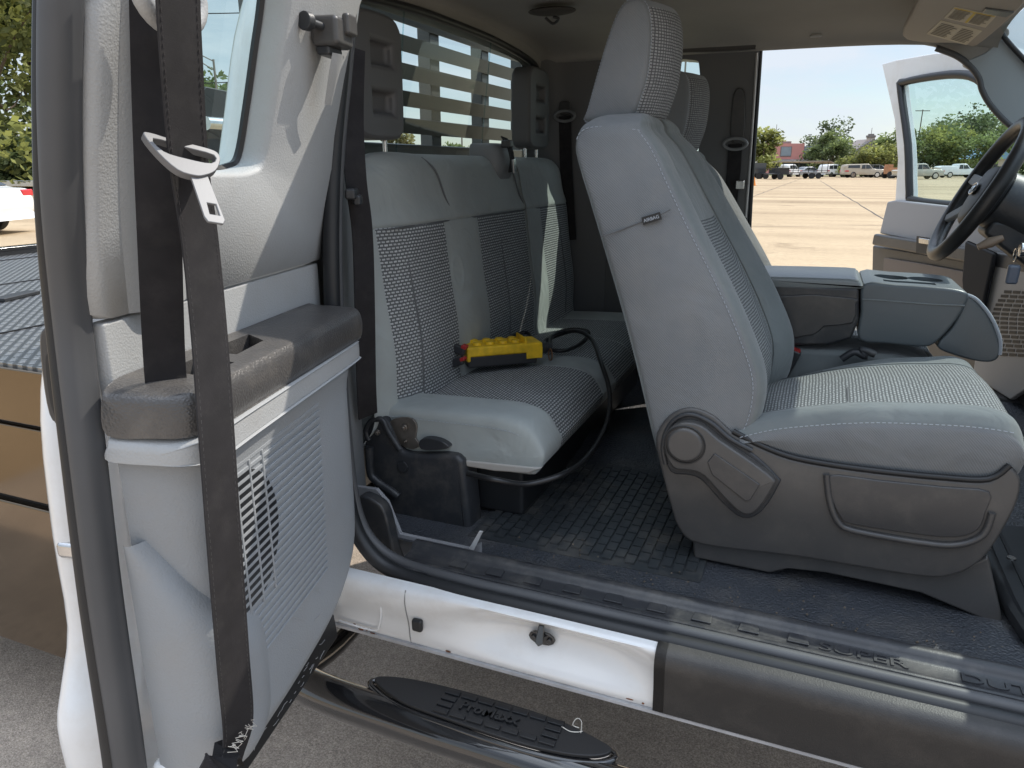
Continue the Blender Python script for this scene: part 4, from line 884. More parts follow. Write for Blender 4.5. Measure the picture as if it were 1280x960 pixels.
# ------------------------------------------------------------------ front seats
def front_seat():
    ys_ = 1.365
    Y = lambda lst, y: [U(px, py, Y=y) for px, py in lst]
    # plastic side cover of the base
    cov = smooth_line(Y([(820, 560), (824, 535), (842, 516), (866, 510), (892, 520), (916, 542), (945, 557), (985, 573), (1034, 583), (1100, 592), (1180, 600), (1236, 602), (1260, 584), (1275, 598), (1273, 625), (1256, 660), (1228, 700), (1190, 720), (1140, 720), (1000, 697), (880, 682), (850, 664), (836, 625)], ys_), 3, True)
    seat = part('front_seat', pillow(cov, (0, 1, 0), .50, .006, 0, 3), PDK, T, smooth=50)
    # riser to the floor
    rs = Y([(865, 672), (867, 698), (962, 717), (985, 712), (1032, 717), (1150, 742), (1248, 783), (1254, 776), (1236, 695), (1190, 715), (1000, 692)], 1.385)
    bm = bmesh.new(); plate(bm, rs, (0, .45, 0)); part('seat_riser', bm, PDK, seat, bevel=.006)
    # storage panel let into the side
    sp = smooth_line(Y([(1033, 594), (1100, 600), (1180, 608), (1236, 614), (1232, 640), (1222, 662), (1195, 671), (1150, 668), (1065, 655), (1050, 645), (1040, 625)], ys_ - .001), 3, True)
    part('side_panel', pillow([p + V((0, -.003, 0)) for p in sp], (0, 1, 0), .02, .003), PDK2, seat, smooth=50)
    bm = bmesh.new(); tube(bm, smooth_line([p + V((0, -.0035, 0)) for p in Y([(1033, 592), (1037, 625), (1048, 652), (1070, 663), (1150, 677), (1195, 680), (1228, 668), (1240, 640)], ys_)], 5), .006, 8); part('panel_lip', bm, PDK2, seat, smooth=70)
    # recline lever with slot
    lv = smooth_line(Y([(830, 555), (838, 534), (856, 526), (878, 530), (900, 548), (940, 575), (966, 595), (968, 604), (948, 634), (930, 640), (908, 622), (880, 592), (862, 586), (842, 582)], ys_ - .012), 3, True)
    bm = bmesh.new(); cov2 = smooth_line(Y([(826, 556), (836, 528), (858, 518), (884, 524), (906, 543), (945, 570), (972, 596), (974, 606), (952, 640), (928, 648), (902, 628), (876, 600), (858, 594), (838, 590)], ys_ - .004), 3, True)
    part('lever_surround', pillow(cov2, (0, 1, 0), .02, .004), PBK, seat, smooth=50)
    part('recline_lever', pillow([p + V((0, -.012, 0)) for p in lv], (0, 1, 0), .030, .005), PDK, seat, smooth=60)
    kc_ = U(856, 556, Y=ys_ - .024); bm = bmesh.new(); cyl(bm, kc_, kc_ + V((0, -.006, 0)), .036, .031, 40); part('lever_boss', bm, PDK, seat, bevel=.003, seg=3)
    bm = bmesh.new(); tube(bm, [kc_ + V((.0375 * math.cos(a), -.0005, .0375 * math.sin(a))) for a in [2 * math.pi * i / 40 for i in range(40)]], .0018, 6, True); part('boss_groove', bm, RUBD, seat)
    bm = bmesh.new(); tube(bm, smooth_line([p + V((0, .003, .004)) for p in Y([(916, 542), (945, 557), (985, 573), (1034, 583), (1100, 592), (1180, 600), (1236, 602), (1262, 585)], ys_)], 4), .0055, 8); part('cushion_gap_shade', bm, RUBD, seat, smooth=70)  # dark tube painting in the shade between cushion and side cover
    lv2 = Y([(884, 578), (893, 567), (950, 606), (938, 625), (932, 627), (890, 594)], ys_ - .0275)
    bm = bmesh.new(); plate(bm, lv2, (0, .006, 0)); part('lever_inset', bm, PDK2, seat, bevel=.002)
    # pivot trim curve
    bm = bmesh.new(); tube(bm, smooth_line(Y([(832, 580), (829, 555), (840, 528), (862, 518), (888, 528), (912, 548), (940, 563)], ys_ - .004), 5), .005, 8); part('pivot_edge', bm, PBK, seat, smooth=70)
    # ---- cushion: sections along x, loops in (y, z)
    # survey of the near upper seam and lower edge
    seam = [U(*p, Y=ys_) for p in [(925, 548), (977, 537), (1080, 530), (1184, 533), (1240, 538), (1268, 543)]]
    lowe = [U(*p, Y=ys_) for p in [(930, 556), (985, 584), (1080, 603), (1184, 614), (1240, 618), (1268, 606)]]
    farb = [U(*p, Y=1.83) for p in [(950, 482), (1000, 470), (1050, 458), (1110, 449), (1190, 446), (1215, 450)]]
    def lin(pts, x):
        for a, b in zip(pts, pts[1:]):
            if x <= b.x: return a.z + (b.z - a.z) * (x - a.x) / (b.x - a.x)
        return pts[-1].z
    secs = []
    xs = [-.13, -.10, -.05, .02, .10, .18, .25, .30, .333, .352, .362]
    for i, x in enumerate(xs):
        zs_ = lin(seam, x); zl = lin(lowe, x) - .004
        k = [.0, .0, 0, 0, 0, 0, 0, .0, .006, .028, .060][i]           # nose drop
        zt = zs_ + .022 - k; ins = [0, 0, 0, 0, 0, 0, 0, 0, .002, .012, .035][i]
        if i >= 8: zl = zl + [.0, 0, .004, .016][min(3, i - 7)]
        y0, y1 = ys_ + ins * .6, 1.875 - ins * .6
        zd = zt + .002                                                # insert level
        zf = lin(farb, x) - k
        secs.append([V((x, *q)) for q in [(y0 + .09, zl - .010), (y0 + .03, zl - .006), (y0 + .002, (zl * .45 + zs_ * .55) - k * .3), (y0 - .002, zs_ - .012 - k * .6), (y0 + .002, zs_ - k * .8), (y0 + .008, zs_ + .009 - k * .9), (y0 + .022, zt), (y0 + .045, zt + .003), (y0 + .066, zd - .004), (y0 + .076, zd - .005), (1.60, zd + .001), (y1 - .128, (zd + zf) / 2 - .003), (y1 - .115, (zd + zf) / 2 - .002), (y1 - .07, zf), (y1 - .03, zf - .002), (y1 - .006, zf - .03), (y1, zl + .03), (y1 - .02, zl)]])
    n_s = len(secs[0])
    last = secs[-1]; secs.append([p.lerp(sum(last, V()) / n_s, .55) + V((.006, 0, 0)) for p in last]); secs.append([p.lerp(sum(last, V()) / n_s, .97) + V((.008, 0, 0)) for p in last])
    def cm(it, is_): return 1 if (is_ in (9, 10)) else (2 if is_ in (0, 1, 2, 3) else 0)
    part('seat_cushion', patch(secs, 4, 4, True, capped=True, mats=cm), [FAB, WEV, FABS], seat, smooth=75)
    bm = bmesh.new(); stitches(bm, smooth_line([p + V((0, -.003, .003)) for p in seam], 8), .0055, .0035, .0008); part('stitching', bm, THREAD, seat)
    bm = bmesh.new(); tube(bm, smooth_line([V((.085, y, lin(seam, .085) + z)) for y, z in [(ys_ + .08, .018), (1.50, .0225), (1.60, .0225)]], 4), .0022, 6); part('cover_seam', bm, SEAM, seat)
    # ---- backrest: sections up the seat, loops in (x, y)
    bk = [(826, 590), (812, 535), (797, 470), (775, 385), (750, 300), (735, 250), (724, 215), (717, 185), (722, 163)]
    fs = [(918, 560), (938, 530), (946, 480), (930, 425), (902, 360), (862, 280), (835, 222), (818, 185), (800, 160)]
    secs = []
    for i, (b, f) in enumerate(zip(bk, fs)):
        t = i / 8
        yn = ys_ + .012 + .03 * max(0, t - .55) / .45; yf = 1.865 - .05 * max(0, t - .4) / .6
        pb_, pf_ = U(*b, Y=yn), U(*f, Y=yn)
        dx = (pf_.x - pb_.x); up = V((0, 0, 1))
        bol = .050 * (1 - .75 * t ** 1.5); bn = .016 * (1 - .6 * t); lv_ = .010 * (1 - t)
        def q(u, y, e=0.): p = pb_.lerp(pf_, u); return V((p.x + e, y, p.z))
        secs.append([q(0, yn + .05), q(.02, yn + .012), q(.10, yn + .001), q(.35, yn - .006), q(.65, yn - .006), q(.90, yn - .001), q(1, yn + .004), q(1, yn + .012, .004 + .006 * (1 - t)), q(1, yn + .03, bn), q(1, yn + .055, bn * 1.05), q(1, yn + .078, bn * .8), q(1, yn + .088, lv_ - .004), q(1, 1.60, lv_ + .004), q(1, yf - .155, lv_ - .002), q(1, yf - .145, lv_ + .006), q(1, yf - .09, bol * .95), q(1, yf - .04, bol), q(1, yf - .005, .0), q(.8, yf), q(.2, yf), q(0, yf - .04)])
    top = secs[-1]; c = sum(top, V()) / len(top)
    secs.append([p.lerp(c, .12) + V((.0, 0, .016)) for p in top]); secs.append([p.lerp(c, .4) + V((0, 0, .030)) for p in top]); secs.append([p.lerp(c, .95) + V((0, 0, .034)) for p in top])
    def km(it, is_): return 2 if is_ in (1, 2, 3, 4, 5) else (1 if (is_ in (11, 12) and 0 <= it <= 4) else 0)
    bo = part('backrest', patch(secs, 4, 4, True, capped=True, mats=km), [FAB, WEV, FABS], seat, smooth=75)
    bm = bmesh.new(); stitches(bm, smooth_line([U(*f, Y=ys_ + .014 + .03 * max(0, i / 8 - .55) / .45 - .002) + V((-.007, 0, 0)) for i, f in enumerate(fs)], 8), .0055, .0035, .0008)
    stitches(bm, smooth_line([U(px, py, Y=ys_ + .040) for px, py in [(800, 163), (780, 160), (755, 158), (735, 160), (724, 167), (719, 180)]], 6), .0055, .0035, .0008)
    part('stitching', bm, THREAD, seat)
    bm = bmesh.new(); tube(bm, smooth_line([U(px, py, Y=ys_ + .0075) for px, py in [(752, 296), (774, 288), (800, 278), (826, 268), (838, 262)]], 5), .0012, 6); part('cover_seam', bm, SEAM, seat)
    o = U(804, 277, Y=ys_ + .010); e1 = U(827, 270, Y=ys_ + .010) - o; M = basis(o + V((0, -.004, 0)), e1, (0, 0, 1))
    bm = bmesh.new(); plate(bm, [M @ V(p) for p in [(0, -.006, 0), (e1.length, -.006, 0), (e1.length, .008, 0), (0, .008, 0)]], M.to_3x3() @ V((0, 0, .002))); part('airbag_tag', bm, RUBD, seat)
    me = text_mesh('AIRBAG', .0085, .0003, basis(o + V((0, -.0065, 0)) + e1.normalized() * .003 + V((0, 0, -.002)), e1, (0, 0, 1)), .0001); link('tag_lettering', me, seat, THREAD, smooth=0)
    # ---- headrest
    ho_ = smooth_line(Y([(731, 152), (733, 138), (742, 105), (755, 60), (768, 22), (780, 2), (795, -4), (806, 2), (812, 20), (813, 50), (808, 95), (799, 125), (790, 146), (770, 152)], 1.50), 3, True)
    n = len(ho_); rows = []
    fr = max(p.x for p in ho_); 
    yA, yB_ = 1.498, 1.742
    prof = [(yA, .86, 0), (yA + .004, .96, 0), (yA + .014, 1, 0), (yA + .03, 1., .012), (yA + .07, 1., .030), ((yA + yB_) / 2, 1, .038), (yB_ - .07, 1., .030), (yB_ - .03, 1., .012), (yB_ - .012, .99, 0), (yB_ - .002, .95, 0), (yB_, .86, 0)]
    c = sum(ho_, V()) / n
    for y, k, e in prof:
        rg = []
        for p in ho_:
            qx = c.x + (p.x - c.x) * k; qz = c.z + (p.z - c.z) * k
            w = max(0, min(1, (p.x - c.x) / .03 + (c.z - p.z) * .9)); rg.append(V((qx + e * w, y, qz)))
        rows.append(rg)
    ctrl = rows
    bm = bmesh.new(); uvl = bm.loops.layers.uv.new('UVMap'); cols_ = [smooth_line([r[j] for r in ctrl], 3) for j in range(n)]
    g = [[bm.verts.new(cols_[j][i]) for j in range(n)] for i in range(len(cols_[0]))]
    per = [0.]
    for j in range(n): per.append(per[-1] + (ho_[(j + 1) % n] - ho_[j]).length)
    for i in range(len(g) - 1):
        for j in range(n):
            f = bm.faces.new((g[i][j], g[i][(j + 1) % n], g[i + 1][(j + 1) % n], g[i + 1][j]))
            cxn = (ho_[j].x - c.x) + (c.z - ho_[j].z) * .28
            f.material_index = 1 if (i >= 6 and i < len(g) - 7 and cxn > .012) else 0
            for lp, (a, b) in zip(f.loops, ((i, j), (i, j + 1), (i + 1, j + 1), (i + 1, j))): lp[uvl].uv = (g[a][0].co.y, per[b])
    for ring in (g[0], g[-1]):
        bm.faces.new(ring)
    part('headrest', bm, [FABS, WEV2], seat, smooth=60)
    bm = bmesh.new(); stitches(bm, [V((p.x, yA + .010, p.z)) for p in [c + (q_ - c) * 1.003 for q_ in ho_] + [c + (ho_[0] - c) * 1.003]], .0035, .0028, .0009); part('headrest_stitching', bm, THREAD, seat)
    for s in (1.56, 1.68):
        a_ = U(790, 175, Y=1.56); bm = bmesh.new(); cyl(bm, (a_.x, s, a_.z - .05), (a_.x + .012, s, a_.z + .06), .006); part('headrest_post', bm, STEEL, seat)
    return seat
seat1 = front_seat()
seat2 = copy_tree(seat1, T); seat2.location = V((-.04, .70, -.052))
# belt buckle by the console
c = U(985, 452, Y=1.885); bm = bmesh.new(); Rb = Matrix.Rotation(.35, 3, 'Y'); box(bm, c, (.036, .03, .07), Rb); bkl = part('seat_belt_buckle', bm, PBK, T, bevel=.005)
bm = bmesh.new(); box(bm, c + Rb @ V((.0, 0, .036)), (.028, .024, .004), Rb); part('buckle_button', bm, RED, bkl)
bm = bmesh.new(); tube(bm, smooth_line([U(*p, Y=1.86) for p in [(1052, 449), (1068, 440), (1082, 446), (1076, 437), (1094, 443)]], 4), .009, 8); part('spare_belt_end', bm, PBK, T, smooth=70)

# ------------------------------------------------------------------ centre console (folded middle seat)
yk0, ykw = 1.885, .235
Yk = lambda lst, y=yk0: [U(px, py, Y=y) for px, py in lst]
CON = mat('console vinyl', (.095, .110, .118), .38, bump=('grain', 600, .0005, .35), var=(5, .06))
CONT = mat('console top vinyl', (.19, .205, .205), .32, bump=('grain', 600, .0005, .35))
body = smooth_line(Yk([(900, 352), (1074, 360), (1074, 400), (1064, 424), (1035, 432), (960, 432), (900, 430)]), 1, True)
bm = bmesh.new(); plate(bm, body, (0, ykw, 0)); con = part('centre_console', bm, PBK, T, bevel=.008)
lid = smooth_line(Yk([(900, 346), (955, 346), (1060, 349), (1074, 352), (1078, 356), (1075, 362), (955, 361), (900, 361)]), 2, True)
part('armrest_lid', pillow(lid, (0, 1, 0), ykw, .008, 0, 3), CONT, con, smooth=50)
bm = bmesh.new(); plate(bm, smooth_line([p + V((0, -.004, 0)) for p in Yk([(968, 370), (1066, 372), (1070, 380), (1066, 404), (1030, 408), (1018, 418), (968, 420)])], 2, True), (0, .01, 0)); part('bin_door', bm, PDK2, con, bevel=.004)
binp = smooth_line(Yk([(1080, 355), (1120, 356), (1180, 360), (1204, 364), (1211, 370), (1206, 384), (1190, 408), (1168, 430), (1150, 434), (1110, 430), (1074, 425), (1076, 390)]), 3, True)
bo_ = part('cup_holder_block', pillow(binp, (0, 1, 0), ykw + .01, .007, 0, 4), CON, con, smooth=60)
zt = U(1120, 356, Y=yk0).z; x0 = U(1095, 356, Y=yk0).x; x1 = U(1185, 360, Y=yk0).x
cbs = []
for xx in (x0 + (x1 - x0) * .28, x0 + (x1 - x0) * .78):
    cb = bmesh.new(); cyl(cb, (xx, yk0 + .13, zt - .05), (xx, yk0 + .13, zt + .05), .036, .042, 24); cbs.append(cb)
cb = bmesh.new(); box(cb, ((x0 + x1) / 2, yk0 + .055, zt - .002), ((x1 - x0) * .75, .03, .05)); cbs.append(cb)
cut(bo_, cbs)
bm = bmesh.new(); tube(bm, smooth_line(Yk([(1078, 374), (1110, 376), (1160, 380), (1206, 382)], yk0 - .001), 4), .0018, 6); part('block_seam', bm, CONT, con)
flap = smooth_line(Yk([(1209, 372), (1222, 378), (1238, 398), (1250, 424), (1252, 440), (1246, 452), (1228, 454), (1195, 446), (1172, 434), (1190, 412), (1202, 390)]), 3, True)
part('padded_flap', pillow([p + V((0, .01, 0)) for p in flap], (0, 1, 0), ykw - .02, .006, 0, 4), CON, con, smooth=60)
bm = bmesh.new(); tube(bm, smooth_line([p + V((0, .012, .002)) for p in Yk([(1207, 370), (1222, 377), (1240, 399), (1251, 426), (1251, 446)])], 5), .004, 8); part('flap_piping', bm, THREAD, con)
bm = bmesh.new(); plate(bm, smooth_line([V((x, yk0 + .01, z)) for x, z in [(-.2, .98), (-.2, 1.055), (.0, 1.07), (.2, 1.07), (.28, 1.05), (.30, 1.0), (.26, .95)]], 2, True), (0, ykw - .02, 0)); part('middle_cushion', bm, FAB, con, bevel=.015, seg=3)

# ------------------------------------------------------------------ flatbed body behind the cab
TREAD = bpy.data.materials.new('diamond tread plate'); TREAD.use_nodes = True; nt = TREAD.node_tree; n = nt.nodes; b = n['Principled BSDF']
b.inputs['Base Color'].default_value = (.26, .265, .265, 1); b.inputs['Metallic'].default_value = .85; b.inputs['Roughness'].default_value = .34
tc = n.new('ShaderNodeTexCoord'); mp = n.new('ShaderNodeMapping'); mp.inputs['Rotation'].default_value = (0, 0, R_(45)); br_ = n.new('ShaderNodeTexBrick'); br_.offset = .5
br_.inputs['Scale'].default_value = 1; br_.inputs['Brick Width'].default_value = .045; br_.inputs['Row Height'].default_value = .022; br_.inputs['Mortar Size'].default_value = .0075; br_.inputs['Mortar Smooth'].default_value = .6
nt.links.new(tc.outputs['Object'], mp.inputs['Vector']); nt.links.new(mp.outputs[0], br_.inputs['Vector'])
bp = n.new('ShaderNodeBump'); bp.inputs['Distance'].default_value = .006; bp.inputs['Strength'].default_value = .9; bp.invert = True
nt.links.new(br_.outputs['Fac'], bp.inputs['Height']); nt.links.new(bp.outputs['Normal'], b.inputs['Normal'])
mxr = n.new('ShaderNodeMix'); mxr.data_type = 'RGBA'; mxr.inputs[6].default_value = (.40, .40, .395, 1); mxr.inputs[7].default_value = (.13, .135, .14, 1)
nt.links.new(br_.outputs['Fac'], mxr.inputs[0]); nt.links.new(mxr.outputs[2], b.inputs['Base Color'])
xr = U(20, 317, Z=1.095).x
bm = bmesh.new(); box(bm, ((xr - 1.22) / 2, 1.98, 1.085), (abs(xr + 1.22), 1.96, .012)); bed = part('flatbed', bm, TREAD, T)
bm = bmesh.new(); box(bm, ((xr - 1.22) / 2, 1.003, 1.022), (abs(xr + 1.22), .03, .126)); part('rub_rail', bm, BRNZ, bed, bevel=.004)
bm = bmesh.new(); box(bm, ((xr - 1.22) / 2, 2.957, 1.022), (abs(xr + 1.22), .03, .126)); part('rub_rail', bm, BRNZ, bed, bevel=.004)
bm = bmesh.new(); box(bm, (xr - .02, 1.98, 1.04), (.06, 2.0, .18)); part('rear_rail', bm, BLKP, bed, bevel=.006)
for x in (-1.9, -2.7, -3.4):
    bm = bmesh.new(); box(bm, (x, 1.98, 1.0925), (.006, 1.94, .004)); part('deck_joint', bm, RUBD, bed)
bm = bmesh.new(); box(bm, ((xr - 1.22) / 2, 1.98, 1.0), (abs(xr + 1.3), 1.5, .10)); part('bed_frame', bm, RUBD, bed)
bm = bmesh.new(); box(bm, (-2.05, 1.20, .84), (1.45, .36, .19)); tb = part('tool_box', bm, BRNZ, bed, bevel=.006)
bm = bmesh.new(); box(bm, (-2.05, 1.21, .94), (1.46, .35, .02)); part('box_gap', bm, RUBD, bed)
bm = bmesh.new(); box(bm, (-2.05, 1.215, .737), (1.44, .35, .02)); part('box_gap', bm, RUBD, bed)
bm = bmesh.new(); box(bm, (-2.05, 1.20, .52), (1.45, .36, .42)); part('tool_box', bm, BRNZ, bed, bevel=.006)
c = U(20, 370, Z=1.097); bm = bmesh.new(); box(bm, c, (.05, .16, .012), Matrix.Rotation(.3, 3, 'Z')); part('deck_latch', bm, RUBD, bed, bevel=.003)
# headache rack
RK = mat('rack paint', (.075, .08, .08), .45, .3, var=(6, .15))
xk = -1.17
zA = U(547, 24, X=xk).z; zF = U(547, 200, X=xk).z; pitch = (zA - (zF + .045)) / 5
bm = bmesh.new(); box(bm, (xk, 2.16, 1.98), (.06, 1.56, .06)); rack = part('headache_rack', bm, RK, bed, bevel=.004)
for i in range(6):
    z = zA - i * pitch - .023; bm = bmesh.new(); box(bm, (xk, 2.20, z), (.012, 1.62, .043), Matrix.Rotation(.25, 3, 'Y')); part('rack_slat', bm, RK, rack)
for y in [U(318, 30, X=-1.2).y + .01, U(430, 110, X=-1.2).y, U(537, 110, X=-1.2).y, U(600, 110, X=-1.2).y, U(648, 110, X=-1.2).y]:
    bm = bmesh.new(); box(bm, (xk - .03, y, 1.53), (.045, .062, .90)); part('rack_post', bm, RK, rack, bevel=.003)
c = U(285, 140, X=-2.6)
bm = bmesh.new(); plate(bm, [V((-2.6, c.y + a, c.z + b)) for a, b in [(-.22, .0), (-.12, .10), (.25, .08), (.25, -.10), (.20, -.30), (.05, -.30), (-.06, -.12), (-.16, -.08)]], (-.12, 0, 0)); ho2 = part('hoist_head', bm, RUBD, bed, bevel=.006)
bm = bmesh.new(); cyl(bm, (-2.55, c.y - .2, c.z - .06), (-2.55, c.y + .3, c.z - .06), .03); part('hoist_pin', bm, STEEL, bed)
bm = bmesh.new(); plate(bm, [V((-2.62, c.y + .05, 1.09)), V((-2.62, c.y + .30, 1.09)), V((-2.62, c.y + .25, c.z)), V((-2.62, c.y + .1, c.z))], (-.09, 0, 0)); part('hoist_post', bm, RUBD, bed, bevel=.004)
# wheels
def wheel(x, y, w, r=.40):
    bm = bmesh.new(); rows = []
    tubepts = [(r * .62, -w / 2), (r * .92, -w / 2), (r * .99, -w * .38), (r, 0), (r * .99, w * .38), (r * .92, w / 2), (r * .62, w / 2)]
    for i in range(40):
        a = 2 * math.pi * i / 40; rows.append([bm.verts.new((x + q * math.cos(a), y + yy, r + q * math.sin(a))) for q, yy in tubepts])
    for i in range(40):
        for k in range(6): bm.faces.new((rows[i][k], rows[i][k + 1], rows[(i + 1) % 40][k + 1], rows[(i + 1) % 40][k]))
    t = part('wheel', bm, RUBD, T)
    bm = bmesh.new(); cyl(bm, (x, y - w * .3, r), (x, y + w * .3, r), r * .62, n=32); part('rim', bm, STEEL, t, bevel=.01)
for x in (-2.98, 1.55):
    wheel(x, 1.18, .26); wheel(x, 2.78, .26)

# ================================================================== loose things in the cab
pen = empty('winch_remote', U(625, 458, Z=.985))
tag(pen, 'yellow and black pendant remote control lying on the rear bench cushion', 'remote control')
zc = .983
pa, pb2 = U(584, 463, Z=zc), U(678, 455, Z=zc); exx = (pb2 - pa).normalized(); Lw = (pb2 - pa).length; eyy = V((-exx.y, exx.x, 0)); Mp = basis(pa, exx, eyy)
def rb(bm, x0, x1, y0, y1, z0, z1): box(bm, Mp @ V(((x0 + x1) / 2, (y0 + y1) / 2, (z0 + z1) / 2)), (x1 - x0, y1 - y0, z1 - z0), Mp.to_3x3())
wd = .078
bm = bmesh.new(); rb(bm, .004, Lw * .93, 0, wd, .004, .036); part('lower_case', bm, mat('charcoal case', (.03, .031, .035), .5), pen, bevel=.005, seg=3)
bm = bmesh.new(); rb(bm, 0, Lw, -.003, wd + .003, .034, .062); pu = part('upper_case', bm, YEL, pen, bevel=.006, seg=3)
bm = bmesh.new(); rb(bm, 0, .010, -.0035, wd + .0035, .022, .05); part('case_tab', bm, YEL, pen, bevel=.003)
bm = bmesh.new(); rb(bm, Lw * .78, Lw, -.0035, wd + .0035, .018, .05); part('case_tab', bm, YEL, pen, bevel=.003)
for i in range(4):
    bm = bmesh.new(); x = Lw * (.16 + i * .17)
    for j in range(2):
        cyl(bm, Mp @ V((x, wd * (.3 + .42 * j), .060)), Mp @ V((x, wd * (.3 + .42 * j), .069)), .013, .0115, 16)
    part('button_guard', bm, YEL, pen, bevel=.002)
bm = bmesh.new(); rb(bm, Lw * .76, Lw * .79, 0, wd, .06, .075); part('case_ridge', bm, YEL, pen, bevel=.002)
bm = bmesh.new(); cyl(bm, Mp @ V((Lw - .004, wd / 2, .038)), Mp @ V((Lw + .026, wd / 2, .036)), .019, .016, 16); cyl(bm, Mp @ V((Lw + .024, wd / 2, .036)), Mp @ V((Lw + .040, wd / 2, .034)), .012, n=12); part('cable_gland', bm, PBK, pen, bevel=.003)
bm = bmesh.new(); tube(bm, [Mp @ V((Lw + .03, wd / 2 - .02 + .014 * math.cos(a), .020 + .016 * math.sin(a))) for a in [2 * math.pi * i / 20 for i in range(20)]], .002, 6, True); part('hang_ring', bm, mat('copper ring', (.45, .25, .15), .35, .9), pen)
pp = [Mp @ V((Lw + .036, wd / 2, .034)), U(690, 420, Z=1.02), U(712, 412, Z=1.03), U(735, 415, Z=1.025), U(728, 428, Z=.995), U(706, 438, Z=.993), U(684, 436, Z=.993), U(680, 428, Z=.998), U(700, 418, Z=1.015), U(722, 414, Z=1.035), U(740, 425, Z=1.02), V(U(752, 455, X=-.50)), V(U(762, 490, X=-.455)), V(U(758, 530, X=-.43)), V(U(735, 570, X=-.43)), V(U(705, 592, X=-.44)), V(U(660, 605, X=-.50)), V(U(620, 600, X=-.55)), V(U(585, 592, X=-.62))]
bm = bmesh.new(); tube(bm, smooth_line(pp, 8), .0062, 10); part('control_cable', bm, CAB, pen, smooth=70)
bm = bmesh.new(); tube(bm, smooth_line([U(612, 432, Z=.995), U(640, 420, Z=1.0), U(658, 416, Z=1.005), U(664, 424, Z=1.0), U(655, 432, Z=.992)], 6), .006, 10); part('cable_loop', bm, CAB, pen, smooth=70)

# ================================================================== THE PLACE
# ground: one sheet of worn speckled paving with joints
G = bpy.data.materials.new('lot paving'); G.use_nodes = True; nt = G.node_tree; n = nt.nodes; b = n['Principled BSDF']; b.inputs['Roughness'].default_value = .92; b.inputs['Specular IOR Level'].default_value = .2
tc = n.new('ShaderNodeTexCoord')
def tex(scale, detail, rough=.6):
    t = n.new('ShaderNodeTexNoise'); t.inputs['Scale'].default_value = scale; t.inputs['Detail'].default_value = detail; t.inputs['Roughness'].default_value = rough
    nt.links.new(tc.outputs['Object'], t.inputs['Vector']); return t
def ramp(src, a, c0, z, c1):
    r = n.new('ShaderNodeValToRGB'); r.color_ramp.elements[0].position = a; r.color_ramp.elements[0].color = (*c0, 1); r.color_ramp.elements[1].position = z; r.color_ramp.elements[1].color = (*c1, 1)
    nt.links.new(src, r.inputs[0]); return r
def mul(a, c, f=1.):
    m = n.new('ShaderNodeMix'); m.data_type = 'RGBA'; m.blend_type = 'MULTIPLY'; m.inputs[0].default_value = f; nt.links.new(a, m.inputs[6]); nt.links.new(c, m.inputs[7]); return m.outputs[2]
big = ramp(tex(.12, 5).outputs['Fac'], .35, (.41, .318, .208), .65, (.50, .395, .265))
spk = ramp(tex(170, 3, .85).outputs['Fac'], .36, (.45, .45, .47), .64, (1.32, 1.30, 1.26))
mid = ramp(tex(9, 6, .7).outputs['Fac'], .3, (.86, .86, .86), .7, (1.08, 1.07, 1.06))
st_map = n.new('ShaderNodeMapping'); st_map.inputs['Rotation'].default_value = (0, 0, -YW); st_map.inputs['Scale'].default_value = (.02, .35, 1)
nt.links.new(tc.outputs['Object'], st_map.inputs['Vector'])
stx = n.new('ShaderNodeTexNoise'); stx.inputs['Scale'].default_value = 1.; stx.inputs['Detail'].default_value = 4; nt.links.new(st_map.outputs[0], stx.inputs['Vector'])
stk = ramp(stx.outputs['Fac'], .40, (.80, .78, .76), .58, (1.05, 1.05, 1.05))
oil = ramp(tex(.55, 6, .75).outputs['Fac'], .30, (.62, .60, .58), .42, (1, 1, 1)); oil2 = ramp(tex(2.1, 3, .6).outputs['Fac'], .24, (.55, .53, .52), .30, (1, 1, 1))
nt.links.new(mul(mul(mul(mul(mul(big.outputs[0], spk.outputs[0]), mid.outputs[0]), stk.outputs[0]), oil.outputs[0]), oil2.outputs[0]), b.inputs['Base Color'])
bp = n.new('ShaderNodeBump'); bp.inputs['Distance'].default_value = .004; bp.inputs['Strength'].default_value = .5; nt.links.new(tex(240, 3, .8).outputs['Fac'], bp.inputs['Height']); nt.links.new(bp.outputs['Normal'], b.inputs['Normal'])
bm = bmesh.new(); g = 1500
bm.faces.new([bm.verts.new(p) for p in ((-g, -g, 0), (g, -g, 0), (g, g, 0), (-g, g, 0))])
tag(part('ground', bm, G, smooth=0), None, None, kind='structure')
AP = mat('speckled drive paving', (.60, .55, .50), .92, bump=('noise', 260, .004, .6), spec=.2)
nt = AP.node_tree; n = nt.nodes; b = n['Principled BSDF']; tc = n.new('ShaderNodeTexCoord')
ap1 = ramp(tex(190, 3, .9).outputs['Fac'], .36, (.26, .22, .18), .64, (.64, .54, .445)); ap2 = ramp(tex(2.2, 5, .7).outputs['Fac'], .3, (.80, .80, .80), .7, (1.08, 1.07, 1.06)); ap3 = ramp(tex(38, 4, .8).outputs['Fac'], .3, (.82, .82, .83), .7, (1.1, 1.1, 1.1))
nt.links.new(mul(mul(ap1.outputs[0], ap2.outputs[0]), ap3.outputs[0]), b.inputs['Base Color'])
bm = bmesh.new(); bm.faces.new([bm.verts.new(p) for p in ((-3.6, -6, .004), (6, -6, .004), (6, 3.4, .004), (-3.6, 3.4, .004))])
tag(part('driveway', bm, AP, smooth=0), None, None, kind='structure')
JN = mat('joint tar', (.06, .05, .045), .9)
bm = bmesh.new()
